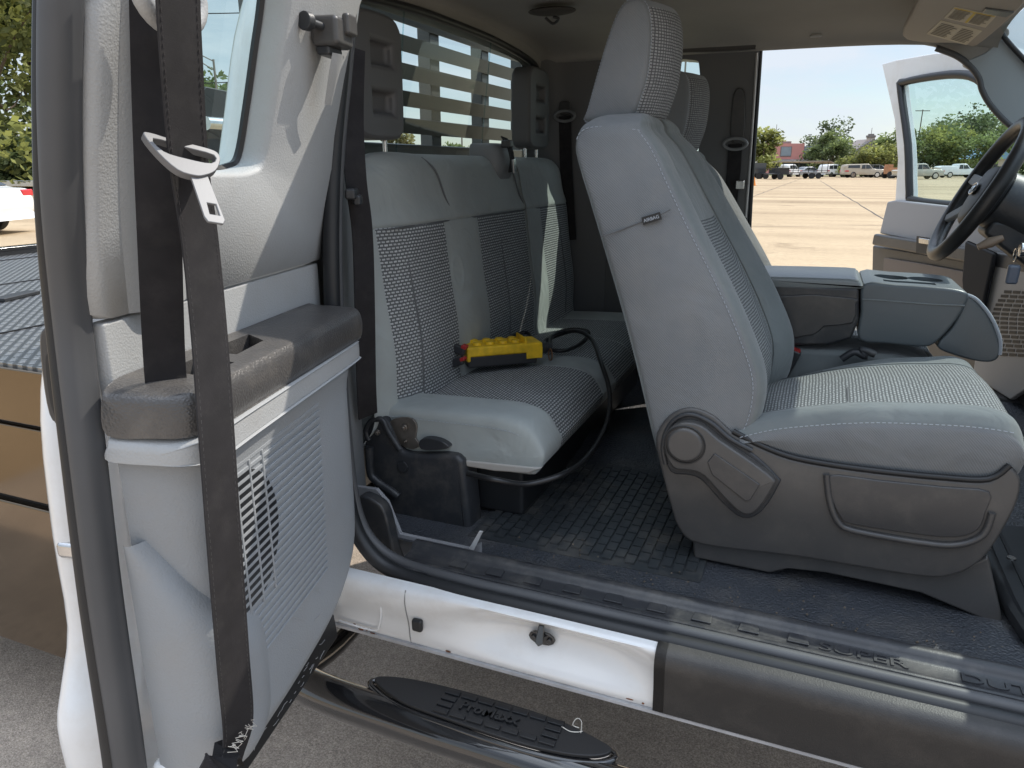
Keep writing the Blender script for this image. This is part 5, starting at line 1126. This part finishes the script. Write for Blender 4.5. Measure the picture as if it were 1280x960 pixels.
def joint(p, q, w):
    p, q = V((p.x, p.y, .004)), V((q.x, q.y, .004)); d = (q - p).normalized(); s = V((-d.y, d.x, 0)) * w / 2; k = max(2, int((q - p).length / 1.5)); L, Rr = [], []
    for i in range(k + 1):
        c = p.lerp(q, i / k) + V((random.uniform(-.03, .03), random.uniform(-.03, .03), 0)); w_ = random.uniform(.5, 1.2); L.append(bm.verts.new(c + s * w_)); Rr.append(bm.verts.new(c - s * w_))
    for i in range(k): bm.faces.new((L[i], Rr[i], Rr[i + 1], L[i + 1]))
joint(U(1025, 226, Z=0), U(1108, 276, Z=0), .07); joint(U(1108, 276, Z=0), U(1180, 325, Z=0), .05); joint(U(940, 246, Z=0), U(1000, 224, Z=0), .07)
for py in (236, 253, 283): joint(U(930, py + .6, Z=0), U(1130, py - 1.2, Z=0), .035 if py > 240 else .10)
tag(part('paving_joints', bm, JN, smooth=0), None, None, kind='structure')
GR = mat('dry grass', (.12, .12, .045), .95, var=(3, .35, 6))
bm = bmesh.new()
for q in ([far(-900, 30), far(200, 30), far(200, 36), far(-900, 36)], [far(-900, 42), far(300, 42), far(300, 150), far(-900, 150)]):
    bm.faces.new([bm.verts.new((p.x, p.y, .006)) for p in q])
tag(part('verge', bm, GR, smooth=0), None, None, kind='structure')
bm = bmesh.new(); bm.faces.new([bm.verts.new((p.x, p.y, .008)) for p in [far(850, 128), far(1700, 128), far(1700, 420), far(850, 420)]])
tag(part('far_verge', bm, GR, smooth=0), None, None, kind='structure')

# leaves, trunks
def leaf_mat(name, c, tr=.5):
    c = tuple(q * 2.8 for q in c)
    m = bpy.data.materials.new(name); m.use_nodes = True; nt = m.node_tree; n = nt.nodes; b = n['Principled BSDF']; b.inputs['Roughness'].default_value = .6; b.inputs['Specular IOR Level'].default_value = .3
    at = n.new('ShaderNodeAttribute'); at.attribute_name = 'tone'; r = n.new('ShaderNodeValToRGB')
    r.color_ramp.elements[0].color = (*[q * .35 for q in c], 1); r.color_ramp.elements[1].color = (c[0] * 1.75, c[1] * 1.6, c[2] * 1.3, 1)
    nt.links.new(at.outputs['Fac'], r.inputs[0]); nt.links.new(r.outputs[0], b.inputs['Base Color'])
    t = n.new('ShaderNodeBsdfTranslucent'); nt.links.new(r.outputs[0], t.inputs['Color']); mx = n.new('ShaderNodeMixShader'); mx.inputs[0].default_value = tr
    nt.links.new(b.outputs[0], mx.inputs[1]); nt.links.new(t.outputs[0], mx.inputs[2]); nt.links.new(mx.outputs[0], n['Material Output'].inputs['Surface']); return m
BARK = mat('bark', (.11, .085, .065), .9, var=(8, .3))
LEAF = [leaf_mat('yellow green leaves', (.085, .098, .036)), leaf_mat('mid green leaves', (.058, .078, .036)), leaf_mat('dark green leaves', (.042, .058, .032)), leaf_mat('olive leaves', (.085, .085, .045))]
def tree(name, label, p, h, w, kind, nleaf, ls, trunk=.3, seed=0, group=None, cat='tree', clumps=18, low=.25):
    rnd = random.Random(seed); root = empty(name, (p.x, p.y, 0)); tag(root, label, cat, group)
    bm = bmesh.new(); P = lambda x, y, z: V((p.x + x, p.y + y, z))
    tube(bm, smooth_line([P(0, 0, -.05), P(.02 * w, 0, h * .2), P(-.02 * w, .01 * w, h * .45), P(.03 * w, 0, h * .75)], 3), lambda t: trunk * (1 - .8 * t), 7)
    cl = []
    for i in range(clumps):
        a = rnd.uniform(0, 6.283); z = low + (1 - low) * rnd.random() ** .8
        rr = w * .5 * math.sqrt(max(.05, 1 - ((z - low - (1 - low) * .42) / ((1 - low) * .66)) ** 2)) * math.sqrt(rnd.random()) * .9
        cl.append((rr * math.cos(a), rr * math.sin(a), h * (z * .92), rnd.uniform(.12, .24) * w, rnd.uniform(-.25, .25)))
    for i in range(min(7, clumps)):
        c = cl[i]; tube(bm, smooth_line([P(0, 0, h * rnd.uniform(.2, .4)), P(c[0] * .5, c[1] * .5, c[2] * .75), P(c[0], c[1], c[2])], 3), lambda t: trunk * .35 * (1 - .8 * t), 5)
    part('trunk', bm, BARK, root, smooth=60)
    vs, fs, tn = [], [], []
    for i in range(nleaf):
        c = cl[rnd.randrange(clumps)]
        u = V((rnd.gauss(0, 1), rnd.gauss(0, 1), rnd.gauss(0, 1))).normalized(); k = rnd.random() ** .45
        q = P(c[0], c[1], c[2]) + V((u.x * c[3] * k, u.y * c[3] * k, u.z * c[3] * k * .75))
        if q.z < .1: q.z = rnd.uniform(.1, .5)
        e1 = V((rnd.gauss(0, 1), rnd.gauss(0, 1), rnd.gauss(0, .6))).normalized(); e2 = e1.cross(V((rnd.gauss(0, 1), rnd.gauss(0, 1), rnd.gauss(0, 1)))).normalized(); s = ls * rnd.uniform(.6, 1.4)
        j = len(vs); vs += [q - e1 * s, q + e2 * s * .55, q + e1 * s, q - e2 * s * .55]; fs.append((j, j + 1, j + 2, j + 3))
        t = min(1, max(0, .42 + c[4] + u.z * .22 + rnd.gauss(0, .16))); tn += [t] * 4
    me = bpy.data.meshes.new('crown'); me.from_pydata([tuple(v) for v in vs], [], fs)
    a = me.attributes.new('tone', 'FLOAT', 'POINT'); a.data.foreach_set('value', tn)
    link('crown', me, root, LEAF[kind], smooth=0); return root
gl_ = 'trees along the road on the left'
tree('roadside_tree', 'tall leafy yellow green tree at the left edge above the white sedan', far(-10, 44), 17, 13, 0, 9000, .26, .35, 1, gl_, clumps=40, low=.12)
tree('roadside_tree', 'dark tree behind the tall yellow green one at the left edge', far(60, 52), 15, 12, 1, 6000, .3, .35, 2, gl_, clumps=36, low=.1)
tree('roadside_tree', 'green tree seen through the open rear door window under the hoist', far(272, 50), 6.3, 10, 1, 5000, .22, .3, 3, gl_, clumps=26, low=.1)
for i, (px, h) in enumerate(((-30, 2.6), (0, 3.2), (25, 2.4), (50, 3.0))):
    tree('bush', ['bushy shrub left of the tree trunk behind the guard rail', 'tall dark shrub behind the white sedan roof', 'low shrub right of the sedan behind the guard rail', 'shrub beside the black door seal behind the guard rail'][i], far(px, 42 + i % 2), h, 3.6, 2, 1500, .16, .06, 30 + i, 'shrubs behind the guard rail', 'bush', 12, .05)
for i, (px, h, R) in enumerate(((492, 4.2, 60), (548, 3.4, 70), (575, 3.6, 72), (590, 3.4, 74))):
    tree('small_tree', ['rusty brown thin tree seen low in the rear window', 'small tree low in the rear window beside the centre post', 'small round tree right of the centre post in the rear window', 'small tree left of the belt dispenser in the rear window'][i], far(px, R), h, 4, 3 if i == 0 else 1, 1400, .16, .12, 40 + i, 'small trees seen through the rear window', clumps=12)
gr_ = 'trees behind the far parking lot'
TR = [(954, 112, 7.0, 6.5, 0, 'yellow green tree beside the dark door pillar left of the pink building'), (1040, 118, 6.4, 7.5, 1, 'dark green tree right of the pink building'), (1028, 150, 10.2, 11, 2, 'tree top rising behind the grey roof end of the pink building'),
      (1078, 112, 4.5, 7.0, 0, 'low bushy yellow green tree in front of the gabled house'), (1100, 114, 4.6, 6, 0, 'yellow green tree right of the gabled house front'), (1118, 120, 7.4, 7, 1, 'tree touching the white door frame'),
      (1150, 130, 6.8, 11, 1, 'green tree at the left edge of the driver door glass'), (1172, 126, 7.2, 12, 0, 'bright yellow green tree in the middle of the driver door glass'), (1205, 150, 12.0, 15, 2, 'dark tall tree at the top of the tree line in the door glass'),
      (1185, 170, 12.4, 16, 2, 'dark tree on the skyline left of the tallest in the door glass'), (1232, 165, 11.6, 18, 2, 'dark tree on the skyline above the blue roof'), (1205, 122, 7.0, 11, 1, 'green tree left of the blue roofed shed'), (1258, 150, 9.6, 16, 1, 'green tree behind the steering wheel rim'), (1290, 150, 10, 16, 1, 'tree at the right edge behind the wheel')]
for i, (px, R, h, w, k, lab) in enumerate(TR): tree('parking_tree', lab, far(px, R), h, w, k, 2600, .30 * (h / 8) ** .3, .16, 60 + i, gr_, clumps=24, low=.12)

# guard rail
gd = empty('guard_rail', far(20, 40)); tag(gd, 'galvanised guard rail running behind the white sedan', 'guard rail')
a, c = far(-500, 40), far(300, 40); dr = (c - a).normalized()
bm = bmesh.new(); plate(bm, [V((p.x, p.y, z)) for p, z in ((a, .48), (c, .48), (c, .80), (a, .80))], V((-dr.y, dr.x, 0)) * .08); part('rail_beam', bm, STEEL, gd, bevel=.03)
for i in range(14):
    p = a.lerp(c, (i + .5) / 14); bm = bmesh.new(); box(bm, (p.x, p.y + .1, .36), (.15, .15, .75)); part('rail_post', bm, PLATE, gd)

# vehicles
CGL = mat('car glass', (.03, .035, .04), .08, spec=.7); TYR = mat('tyre', (.02, .02, .02), .8); TLR = mat('tail lamp', (.55, .02, .03), .25, coat=.6); HDL = mat('head lamp', (.75, .76, .78), .15, coat=.6)
def paint(name, c): return mat(name, c, .25, var=(2, .04), coat=.5)
def vehicle(name, label, cat, p, rz, prof, glass, wheels, width, pm, wr=.34, group=None, lamps=True):
    """profile in (x forward, z); body lofted over the width with tumblehome; glass panels let into the sides"""
    root = empty(name, (p.x, p.y, 0), rz); tag(root, label, cat, group)
    def local(name_, bm, m, par, **k):
        o = part(name_, bm, m, None, **k); o.parent = par; return o
    zb = max(z for x, z in prof); hw = width / 2
    def inset(z): return max(0, (z - .95)) * .22
    pr = smooth_line([V((x, 0, z)) for x, z in prof], 3, True)
    bm = bmesh.new(); rings = []
    for y, k in ((-hw, .93), (-hw + .03, .98), (-hw + .10, 1), (0, 1.008), (hw - .10, 1), (hw - .03, .98), (hw, .93)):
        rings.append([bm.verts.new(((v.x) * (1 - (1 - k) * .25), y * (1 - inset(v.z) / hw), .62 + (v.z - .62) * k)) for v in pr])
    for A, B in zip(rings, rings[1:]):
        for i in range(len(A)): bm.faces.new((A[i], A[(i + 1) % len(A)], B[(i + 1) % len(A)], B[i]))
    bm.faces.new(rings[0]); bm.faces.new(rings[-1])
    body = local('body', bm, pm, root, smooth=50)
    for s in (-1, 1):
        for gq in glass['side']:
            bm = bmesh.new(); plate(bm, smooth_line([V((x, s * (hw - inset(z) + .006 - (hw * .0)), z)) for x, z in gq], 1, True), (0, s * .008, 0)); local('side_window', bm, CGL, root, bevel=.004)
        for xw in wheels:
            bm = bmesh.new(); cyl(bm, (xw, s * (hw - .24), wr), (xw, s * (hw + .015), wr), wr, n=28); w_ = local('wheel', bm, TYR, root, bevel=.03)
            bm = bmesh.new(); cyl(bm, (xw, s * (hw - .1), wr), (xw, s * (hw + .022), wr), wr * .66, n=20); local('rim', bm, STEEL, w_, bevel=.01)
        if lamps:
            bm = bmesh.new(); x = prof_at(prof, .85, -1); box(bm, (x + .22, s * (hw - .17), .90), (.46, .40, .16)); local('tail_lamp', bm, TLR, root, bevel=.03)
            bm = bmesh.new(); x = prof_at(prof, .72, 1); box(bm, (x - .10, s * (hw - .20), .72), (.26, .34, .13)); local('head_lamp', bm, HDL, root, bevel=.03)
    for gq in glass.get('cross', []):                           # wind-screens: two (x, z) ends
        (x0, z0), (x1, z1) = gq; bm = bmesh.new(); w0, w1 = hw - inset(z0) - .08, hw - inset(z1) - .08; dx = .012 if (x0 + x1) > 0 else -.012
        plate(bm, [V((x0 + dx, -w0, z0)), V((x0 + dx, w0, z0)), V((x1 + dx, w1, z1)), V((x1 + dx, -w1, z1))], (dx, 0, .006)); local('windscreen', bm, CGL, root)
    return root
def prof_at(prof, z, side):
    xs_ = []
    for (x0, z0), (x1, z1) in zip(prof, prof[1:] + prof[:1]):
        if min(z0, z1) <= z <= max(z0, z1) and abs(z1 - z0) > 1e-6: xs_.append(x0 + (x1 - x0) * (z - z0) / (z1 - z0))
    return min(xs_) if side < 0 else max(xs_)
SEDAN = [(-2.35, .45), (-2.42, .62), (-2.38, .86), (-2.28, 1.0), (-1.85, 1.06), (-1.2, 1.38), (-.5, 1.45), (.2, 1.42), (1.0, 1.0), (1.9, .86), (2.3, .70), (2.36, .45), (2.2, .28), (-2.2, .28)]
SEDAN_G = dict(side=[[(-1.55, 1.03), (-.98, 1.33), (-.42, 1.37), (-.42, 1.02)], [(-.36, 1.02), (-.36, 1.37), (.15, 1.35), (.78, 1.02)]], cross=[((-1.85, 1.07), (-1.25, 1.36)), ((.98, 1.02), (.28, 1.38))])
PICK = [(-2.75, .50), (-2.78, .70), (-2.75, 1.10), (-.75, 1.12), (-.72, 1.5), (-.6, 1.80), (.0, 1.84), (.55, 1.80), (1.05, 1.22), (2.3, 1.12), (2.62, 1.0), (2.66, .55), (2.4, .42), (-2.5, .42)]
PICK_G = dict(side=[[(-.6, 1.2), (-.5, 1.70), (-.05, 1.73), (-.05, 1.2)], [(.02, 1.2), (.02, 1.73), (.5, 1.70), (.86, 1.22)]], cross=[((1.04, 1.24), (.6, 1.74))])
CAMP = [(-2.75, .50), (-2.78, .70), (-2.75, 1.20), (-2.65, 1.72), (-1.6, 1.80), (-.6, 1.82), (.0, 1.84), (.55, 1.80), (1.05, 1.22), (2.3, 1.12), (2.62, 1.0), (2.66, .55), (2.4, .42), (-2.5, .42)]
CAMP_G = dict(side=[[(-2.45, 1.3), (-2.4, 1.65), (-.8, 1.7), (-.8, 1.3)], [(-.6, 1.2), (-.5, 1.70), (-.05, 1.73), (-.05, 1.2)], [(.02, 1.2), (.02, 1.73), (.5, 1.70), (.86, 1.22)]], cross=[((1.04, 1.24), (.6, 1.74))])
SUV = [(-2.3, .45), (-2.36, .7), (-2.32, 1.15), (-2.1, 1.72), (-1.2, 1.80), (.1, 1.78), (.95, 1.15), (2.0, 1.02), (2.32, .85), (2.36, .5), (2.1, .35), (-2.1, .35)]
SUV_G = dict(side=[[(-1.95, 1.15), (-1.8, 1.62), (-1.1, 1.66), (-1.1, 1.15)], [(-1.0, 1.15), (-1.0, 1.67), (-.2, 1.67), (-.2, 1.15)], [(-.1, 1.15), (-.1, 1.66), (.15, 1.63), (.72, 1.15)]], cross=[((.95, 1.17), (.2, 1.7)), ((-2.28, 1.2), (-2.1, 1.68))])
SERV = [(-3.0, .55), (-3.05, .9), (-3.0, 1.55), (-.8, 1.56), (-.72, 1.6), (-.6, 1.82), (.0, 1.86), (.55, 1.82), (1.05, 1.25), (2.2, 1.15), (2.55, 1.0), (2.6, .55), (2.4, .42), (-2.8, .45)]
WH = paint('white car paint', (.78, .78, .77)); TANP = paint('tan car paint', (.42, .36, .27)); SILV = paint('silver car paint', (.42, .43, .44)); DARK = paint('dark car paint', (.05, .055, .06)); BEIG = paint('beige car paint', (.46, .42, .34))
# white sedan at the left: its tail just inside the picture
sp_ = U(30, 290, Z=0)
fd = V((-.93, -.36, 0)).normalized(); ctr = U(8, 292, Z=0) + fd * 2.2
vehicle('sedan', 'white sedan with red tail lamp at the left edge of the lot', 'car', ctr, math.atan2(fd.y, fd.x), SEDAN, SEDAN_G, (-1.38, 1.38), 1.82, WH, .33)
gv = 'vehicles parked at the far side of the lot'
ang = YW
def row(name, label, cat, px, R, prof, gls, wh, w, pm, flip=0, rot=0., wr=.36): return vehicle(name, label, cat, far(px, R), ang + (math.pi if flip else 0) + rot, prof, gls, wh, w, pm, wr, gv)
row('pickup_with_canopy', 'tan pickup with a canopy over its bed in the middle of the far lot', 'pickup truck', 1079, 106, CAMP, CAMP_G, (-1.65, 1.65), 1.9, TANP, wr=.40)
row('estate_car', 'white van parked behind the canopy trailer end', 'car', 1042, 114, SUV, SUV_G, (-1.4, 1.4), 1.85, WH, rot=.5)
row('estate_car', 'dark car nose just left of the tan pickup tail', 'car', 1056, 116, SEDAN, SEDAN_G, (-1.38, 1.38), 1.8, DARK, rot=.5)
row('estate_car', 'silver estate car just right of the tan pickup', 'car', 1099, 112, SUV, SUV_G, (-1.4, 1.4), 1.85, SILV, rot=-.2)
row('estate_car', 'white car behind the black trailers', 'car', 988, 114, SUV, SUV_G, (-1.4, 1.4), 1.85, WH, rot=.8)
row('estate_car', 'silver car showing under the trailer canopy', 'car', 1012, 116, SEDAN, SEDAN_G, (-1.38, 1.38), 1.8, SILV, rot=.3)
row('parked_pickup', 'beige pickup with its nose in the driver door glass', 'pickup truck', 1149, 94, PICK, PICK_G, (-1.65, 1.65), 1.95, BEIG, wr=.42)
row('service_truck', 'white service truck with long box bed in the driver door glass', 'pickup truck', 1200, 106, SERV, PICK_G, (-1.75, 1.6), 1.98, WH, wr=.40)
# canopy trailer
def simple(name, label, cat, p, rz, parts_, group=None):
    root = empty(name, (p.x, p.y, 0), rz); tag(root, label, cat, group)
    for nm, m, shapes in parts_:
        bm = bmesh.new()
        for s in shapes:
            if s[0] == 'b': box(bm, s[1], s[2])
            elif s[0] == 'c': cyl(bm, s[1], s[2], s[3], n=18)
            elif s[0] == 'p': plate(bm, [V(q) for q in s[1]], s[2])
        o = part(nm, bm, m, None, bevel=.01); o.parent = root
    return root
IRON = mat('black iron', (.02, .02, .022), .5, var=(3, .2)); TIN = mat('weathered tin', (.30, .26, .22), .5, .3, var=(1.5, .2)); WOOD = mat('grey deck board', (.24, .22, .20), .8, var=(3, .2))
def posts(xs_): return [('post', IRON, [('b', (x, y, 1.35), (.07, .07, 1.3))]) for x in xs_ for y in (-.9, .9)]
simple('canopy_trailer', 'long flat trailer under a rusty tin canopy at the far lot edge', 'trailer', far(1003, 98), ang, [('deck', WOOD, [('b', (.9, 0, .72), (4.6, 2, .12))]), ('canopy', TIN, [('p', [(-3.6, -1.2, 2.02), (-3.6, 1.2, 2.02), (3.0, 1.2, 2.12), (3.6, 1.2, 1.86), (3.6, -1.2, 1.86), (3.0, -1.2, 2.12)], (0, 0, .08))]), ('tow_bar', IRON, [('b', (4.0, 0, .55), (1.8, .12, .12))])]
       + posts((-2.8, -.8, 1.2, 2.9)) + [('wheel', TYR, [('c', (x, y - .1, .36), (x, y + .1, .36), .36)]) for x in (.9, 1.8) for y in (-1., 1.)] + [('side_rail', IRON, [('b', (.9, y, 1.0), (4.5, .05, .05))]) for y in (-.98, .98)])
simple('utility_trailer', 'black utility trailer with mesh sides nearest the dark door pillar', 'trailer', far(950, 96), ang, [('deck', IRON, [('b', (0, 0, .62), (3.6, 1.9, .12))]), ('load', DARK, [('b', (-.4, 0, 1.3), (1.9, 1.5, 1.2))]), ('side_rail', IRON, [('b', (0, -.95, 1.2), (3.6, .05, .07))]), ('post', IRON, [('b', (-1.7, -.95, .95), (.08, .08, .7))]), ('post', IRON, [('b', (1.7, -.95, .95), (.08, .08, .7))])] + [('wheel', TYR, [('c', (x, y - .1, .36), (x, y + .1, .36), .36)]) for x in (-.4, .5) for y in (-1, 1)], 'black trailers by the lot edge')
simple('utility_trailer', 'black utility trailer with open slatted box left of the canopy trailer', 'trailer', far(973, 92), ang, [('deck', IRON, [('b', (0, 0, .62), (2.6, 1.8, .14))]), ('load', IRON, [('b', (.5, 0, 1.0), (1.2, 1.6, .7))]), ('side_rail', IRON, [('b', (0, -.9, 1.3), (2.6, .05, .06))])] + [('wheel', TYR, [('c', (x, y - .1, .36), (x, y + .1, .36), .36)]) for x in (0,) for y in (-1, 1)], 'black trailers by the lot edge')
OR = mat('faded orange paint', (.42, .20, .10), .5, var=(3, .2))
simple('loader', 'small faded orange machine parked against the white door frame', 'machine', far(1116, 100), ang, [('body', OR, [('b', (0, 0, .95), (1.6, 1.4, .8)), ('b', (-.5, 0, 1.5), (.6, 1.2, .5))]), ('bucket', OR, [('p', [(.9, -.8, .2), (1.5, -.8, .2), (1.3, -.8, .8), (.9, -.8, .9)], (0, 1.6, 0))])] + [('wheel', TYR, [('c', (x, y - .15, .45), (x, y + .15, .45), .45)]) for x in (-.5, .6) for y in (-.75, .75)])
CONE = mat('cone orange', (.75, .25, .03), .5)
bm = bmesh.new(); p = far(944, 62); cyl(bm, (p.x, p.y, .03), (p.x, p.y, .7), .18, .03, 16); box(bm, (p.x, p.y, .02), (.4, .4, .04)); o = part('traffic_cone', bm, CONE); tag(o, 'small orange cone on the lot beside the dark door pillar', 'traffic cone')
# buildings
PINK = mat('pink stucco', (.62, .27, .24), .85, var=(.6, .08)); GRYR = mat('grey metal roof', (.30, .33, .37), .5, .3, var=(.8, .1)); SHNG = mat('brown grey shingles', (.22, .19, .18), .85, var=(2, .15)); CREAM = mat('pale wall', (.50, .42, .36), .85, var=(1, .08)); SHADE = mat('dark storefront', (.04, .04, .045), .5); BLUR = mat('blue metal roof', (.20, .34, .48), .45, .3)
simple('shop_building', 'pink walled shop building with grey roof end and dark shopfront', 'building', far(992, 150), ang, [
    ('wall', PINK, [('b', (-1.6, 3, 2.9), (6.6, 6, 5.8))]), ('wall', GRYR, [('b', (4.0, 3.1, 2.8), (4.5, 6, 5.0))]), ('shopfront', SHADE, [('b', (1., -.06, 1.25), (11.5, .2, 2.5))]), ('awning', SHNG, [('p', [(-5, -.1, 2.75), (6.5, -.1, 2.75), (6.5, -1.4, 2.45), (-5, -1.4, 2.45)], (0, 0, .1))]),
    ('roof_hatch', SHNG, [('b', (-1.2, 2, 6.0), (1.6, 1.2, .5))]), ('window', GRYR, [('b', (-1.8, -.05, 4.3), (1.9, .12, 1.6))]), ('window_frame', SHNG, [('b', (-1.8, -.03, 4.3), (2.2, .08, 1.9))])])
simple('gabled_house', 'pale house with brown grey gable roof and small round cupola', 'building', far(1086, 160), ang, [
    ('wall', CREAM, [('b', (0, 3, 2.0), (9, 7, 4.0))]), ('roof', SHNG, [('p', [(-5, -.8, 3.9), (0, -.8, 7.0), (5, -.8, 3.9), (4.6, -.8, 3.7), (-4.6, -.8, 3.7)], (0, 8, 0))]), ('cupola', CREAM, [('c', (0, .8, 6.2), (0, .8, 7.3), .8)]), ('cupola_dome', SHNG, [('c', (0, .8, 7.3), (0, .8, 7.7), .95), ('c', (0, .8, 7.7), (0, .8, 8.0), .6), ('c', (0, .8, 8.0), (0, .8, 9.2), .05)]),
    ('window', SHADE, [('b', (-2.4, -.53, 2.2), (1.2, .06, 1.2))]), ('window', SHADE, [('b', (2.4, -.53, 2.2), (1.2, .06, 1.2))])])
simple('metal_shed', 'shed with blue metal roof showing beside the steering wheel rim', 'building', far(1236, 128), ang, [('wall', CREAM, [('b', (0, 2, 1.4), (6, 5, 2.8))]), ('roof', BLUR, [('p', [(-3.6, -.9, 2.7), (-.2, -.9, 5.0), (.2, -.9, 5.0), (3.6, -.9, 2.7)], (0, 6, 0))]), ('door', SHADE, [('b', (0, -.53, 1.1), (2.2, .06, 2.2))])])
# poles
def pole(label, px, R, h, arms=(), group='poles beyond the lot', r=.12):
    p = far(px, R); root = empty('utility_pole', (p.x, p.y, 0), ang); tag(root, label, 'pole', group)
    bm = bmesh.new(); cyl(bm, (0, 0, 0), (0, 0, h), r, r * .6, 10); o = part('shaft', bm, PLATE if r < .1 else BARK, None); o.parent = root
    for z, w in arms:
        bm = bmesh.new(); box(bm, (0, 0, z), (w, .12, .12)); o = part('cross_arm', bm, BARK, None); o.parent = root
    return root
pole('thin pole above the yellow green tree by the dark pillar', 966, 150, 9.3, r=.09)
pole('thin pole rising behind the pink building', 1008, 160, 7.9, [(7.8, .7)], r=.09)
pole('utility pole standing right of the gabled house', 1105, 165, 7.6, [(7.0, 1.6)])
pole('utility pole with cross arm at the left of the driver door glass', 1143, 130, 10.6, [(10.4, 2.4)])
pole('utility pole low in the rear window with cross arm', 578, 90, 5.6, [(5.3, 2.8)])
lp_ = far(849, 60); lr = empty('lamp_post', (lp_.x, lp_.y, 0), ang); tag(lr, 'parking lot lamp post with two lamp heads seen over the driver headrest', 'lamp post')
for nm, f in (('post', lambda b: cyl(b, (0, 0, 0), (0, 0, 9.1), .1, .07)), ('lamp_head', lambda b: box(b, (-.7, 0, 9.15), (.9, .3, .16))), ('lamp_head', lambda b: box(b, (.7, 0, 9.15), (.9, .3, .16)))):
    bm = bmesh.new(); f(bm); o = part(nm, bm, PLATE, None); o.parent = lr
def at_px(px, R, h): p = far(px, R); return V((p.x, p.y, h))
b0 = far(281, 46); sl = empty('street_lamp', (b0.x, b0.y, 0)); tag(sl, 'street lamp pole with slim double arm above the black hoist', 'street lamp')
bm = bmesh.new(); cyl(bm, at_px(281, 46, 0), at_px(281, 46, 7.45), .10, .06, 10); part('post', bm, PLATE, sl)
for h0, h1 in ((7.35, 8.35), (6.85, 8.15)):
    bm = bmesh.new(); cyl(bm, at_px(281, 46, h0), at_px(238, 46, h1), .035, n=8); part('arm', bm, PLATE, sl)
bm = bmesh.new(); cyl(bm, at_px(266, 46, 7.3), at_px(266, 46, 7.72), .025, n=8); part('brace', bm, PLATE, sl)
bm = bmesh.new(); box(bm, at_px(233, 46, 8.25), (.7, .28, .14)); part('lamp_head', bm, PLATE, sl, bevel=.03)
# overhead wires and street lamp arm seen through the near door window
WIRE = mat('wire', (.03, .03, .03), .6)
for (a, b, h0, h1, r, lab) in ((120, 330, 11.3, 10.9, .03, 'upper overhead wire seen through the near door window'), (120, 330, 10.4, 9.9, .03, 'lower overhead wire seen through the near door window'), (120, 330, 6.5, 6.3, .03, 'lowest overhead wire above the tree in the near door window')):
    p, q = far(a, 46), far(b, 46); bm = bmesh.new(); pts = [p.lerp(q, i / 12) + V((0, 0, h0 + (h1 - h0) * i / 12 - .6 * math.sin(math.pi * i / 12) * .4)) for i in range(13)]
    tube(bm, pts, r, 5); o = part('overhead_wire', bm, WIRE); tag(o, lab, 'wire', 'overhead wires on the left')

# ------------------------------------------------------------------ light and sky
sd = V((.45, .62, .88)).normalized(); el = math.asin(sd.z); az = math.atan2(sd.x, sd.y)
sun = bpy.data.lights.new('sun', 'SUN'); sun.energy = SUN_E = 4.3; sun.angle = R_(.53); sun.color = (1.0, .93, .82)
so = bpy.data.objects.new('sun', sun); COL.objects.link(so); so.rotation_euler = sd.to_track_quat('Z', 'Y').to_euler(); so.location = (0, 0, 30)
w = bpy.data.worlds.new('World'); S.world = w; w.use_nodes = True; nt = w.node_tree; n = nt.nodes; bg = n['Background']
sky = n.new('ShaderNodeTexSky'); sky.sky_type = 'NISHITA'; sky.sun_disc = False; sky.sun_elevation = el; sky.sun_rotation = az; sky.air_density = 1.0; sky.dust_density = .4; sky.ozone_density = 2.0
bg.inputs['Strength'].default_value = .15
tc = n.new('ShaderNodeTexCoord'); mp = n.new('ShaderNodeMapping'); mp.inputs['Scale'].default_value = (1.6, 1.6, 6.5); mp.inputs['Location'].default_value = (3.1, 1.7, .6)
cl = n.new('ShaderNodeTexNoise'); cl.inputs['Scale'].default_value = 1.7; cl.inputs['Detail'].default_value = 7; cl.inputs['Roughness'].default_value = .62; cl.inputs['Distortion'].default_value = .35
rp = n.new('ShaderNodeValToRGB'); rp.color_ramp.elements[0].position = .29; rp.color_ramp.elements[0].color = (0, 0, 0, 1); rp.color_ramp.elements[1].position = .60; rp.color_ramp.elements[1].color = (.95, .95, .95, 1)
mx = n.new('ShaderNodeMix'); mx.data_type = 'RGBA'; mx.inputs[7].default_value = (6.6, 7.2, 8.0, 1)
nt.links.new(tc.outputs['Generated'], mp.inputs['Vector']); nt.links.new(mp.outputs[0], cl.inputs['Vector']); nt.links.new(cl.outputs['Fac'], rp.inputs[0])
nt.links.new(rp.outputs[0], mx.inputs[0]); nt.links.new(sky.outputs[0], mx.inputs[6]); sx_ = n.new('ShaderNodeSeparateXYZ'); overhead_fill = n.new('ShaderNodeMapRange'); overhead_fill.inputs['From Min'].default_value = .40; overhead_fill.inputs['From Max'].default_value = .85; overhead_fill.inputs['To Min'].default_value = .80; overhead_fill.inputs['To Max'].default_value = 2.6
nt.links.new(tc.outputs['Generated'], sx_.inputs[0]); nt.links.new(sx_.outputs['Z'], overhead_fill.inputs['Value'])
bright = n.new('ShaderNodeVectorMath'); bright.operation = 'SCALE'; nt.links.new(mx.outputs[2], bright.inputs[0]); nt.links.new(overhead_fill.outputs[0], bright.inputs['Scale'])
nt.links.new(bright.outputs[0], bg.inputs['Color'])      # sky scaled up overhead, out of view, as added fill for the cab
S.render.engine = 'CYCLES'; S.cycles.max_bounces = 10; S.cycles.diffuse_bounces = 5; S.cycles.transparent_max_bounces = 16; S.cycles.sample_clamp_indirect = 6
S.view_settings.view_transform = 'Standard'; S.view_settings.look = 'None'; S.view_settings.exposure = 0
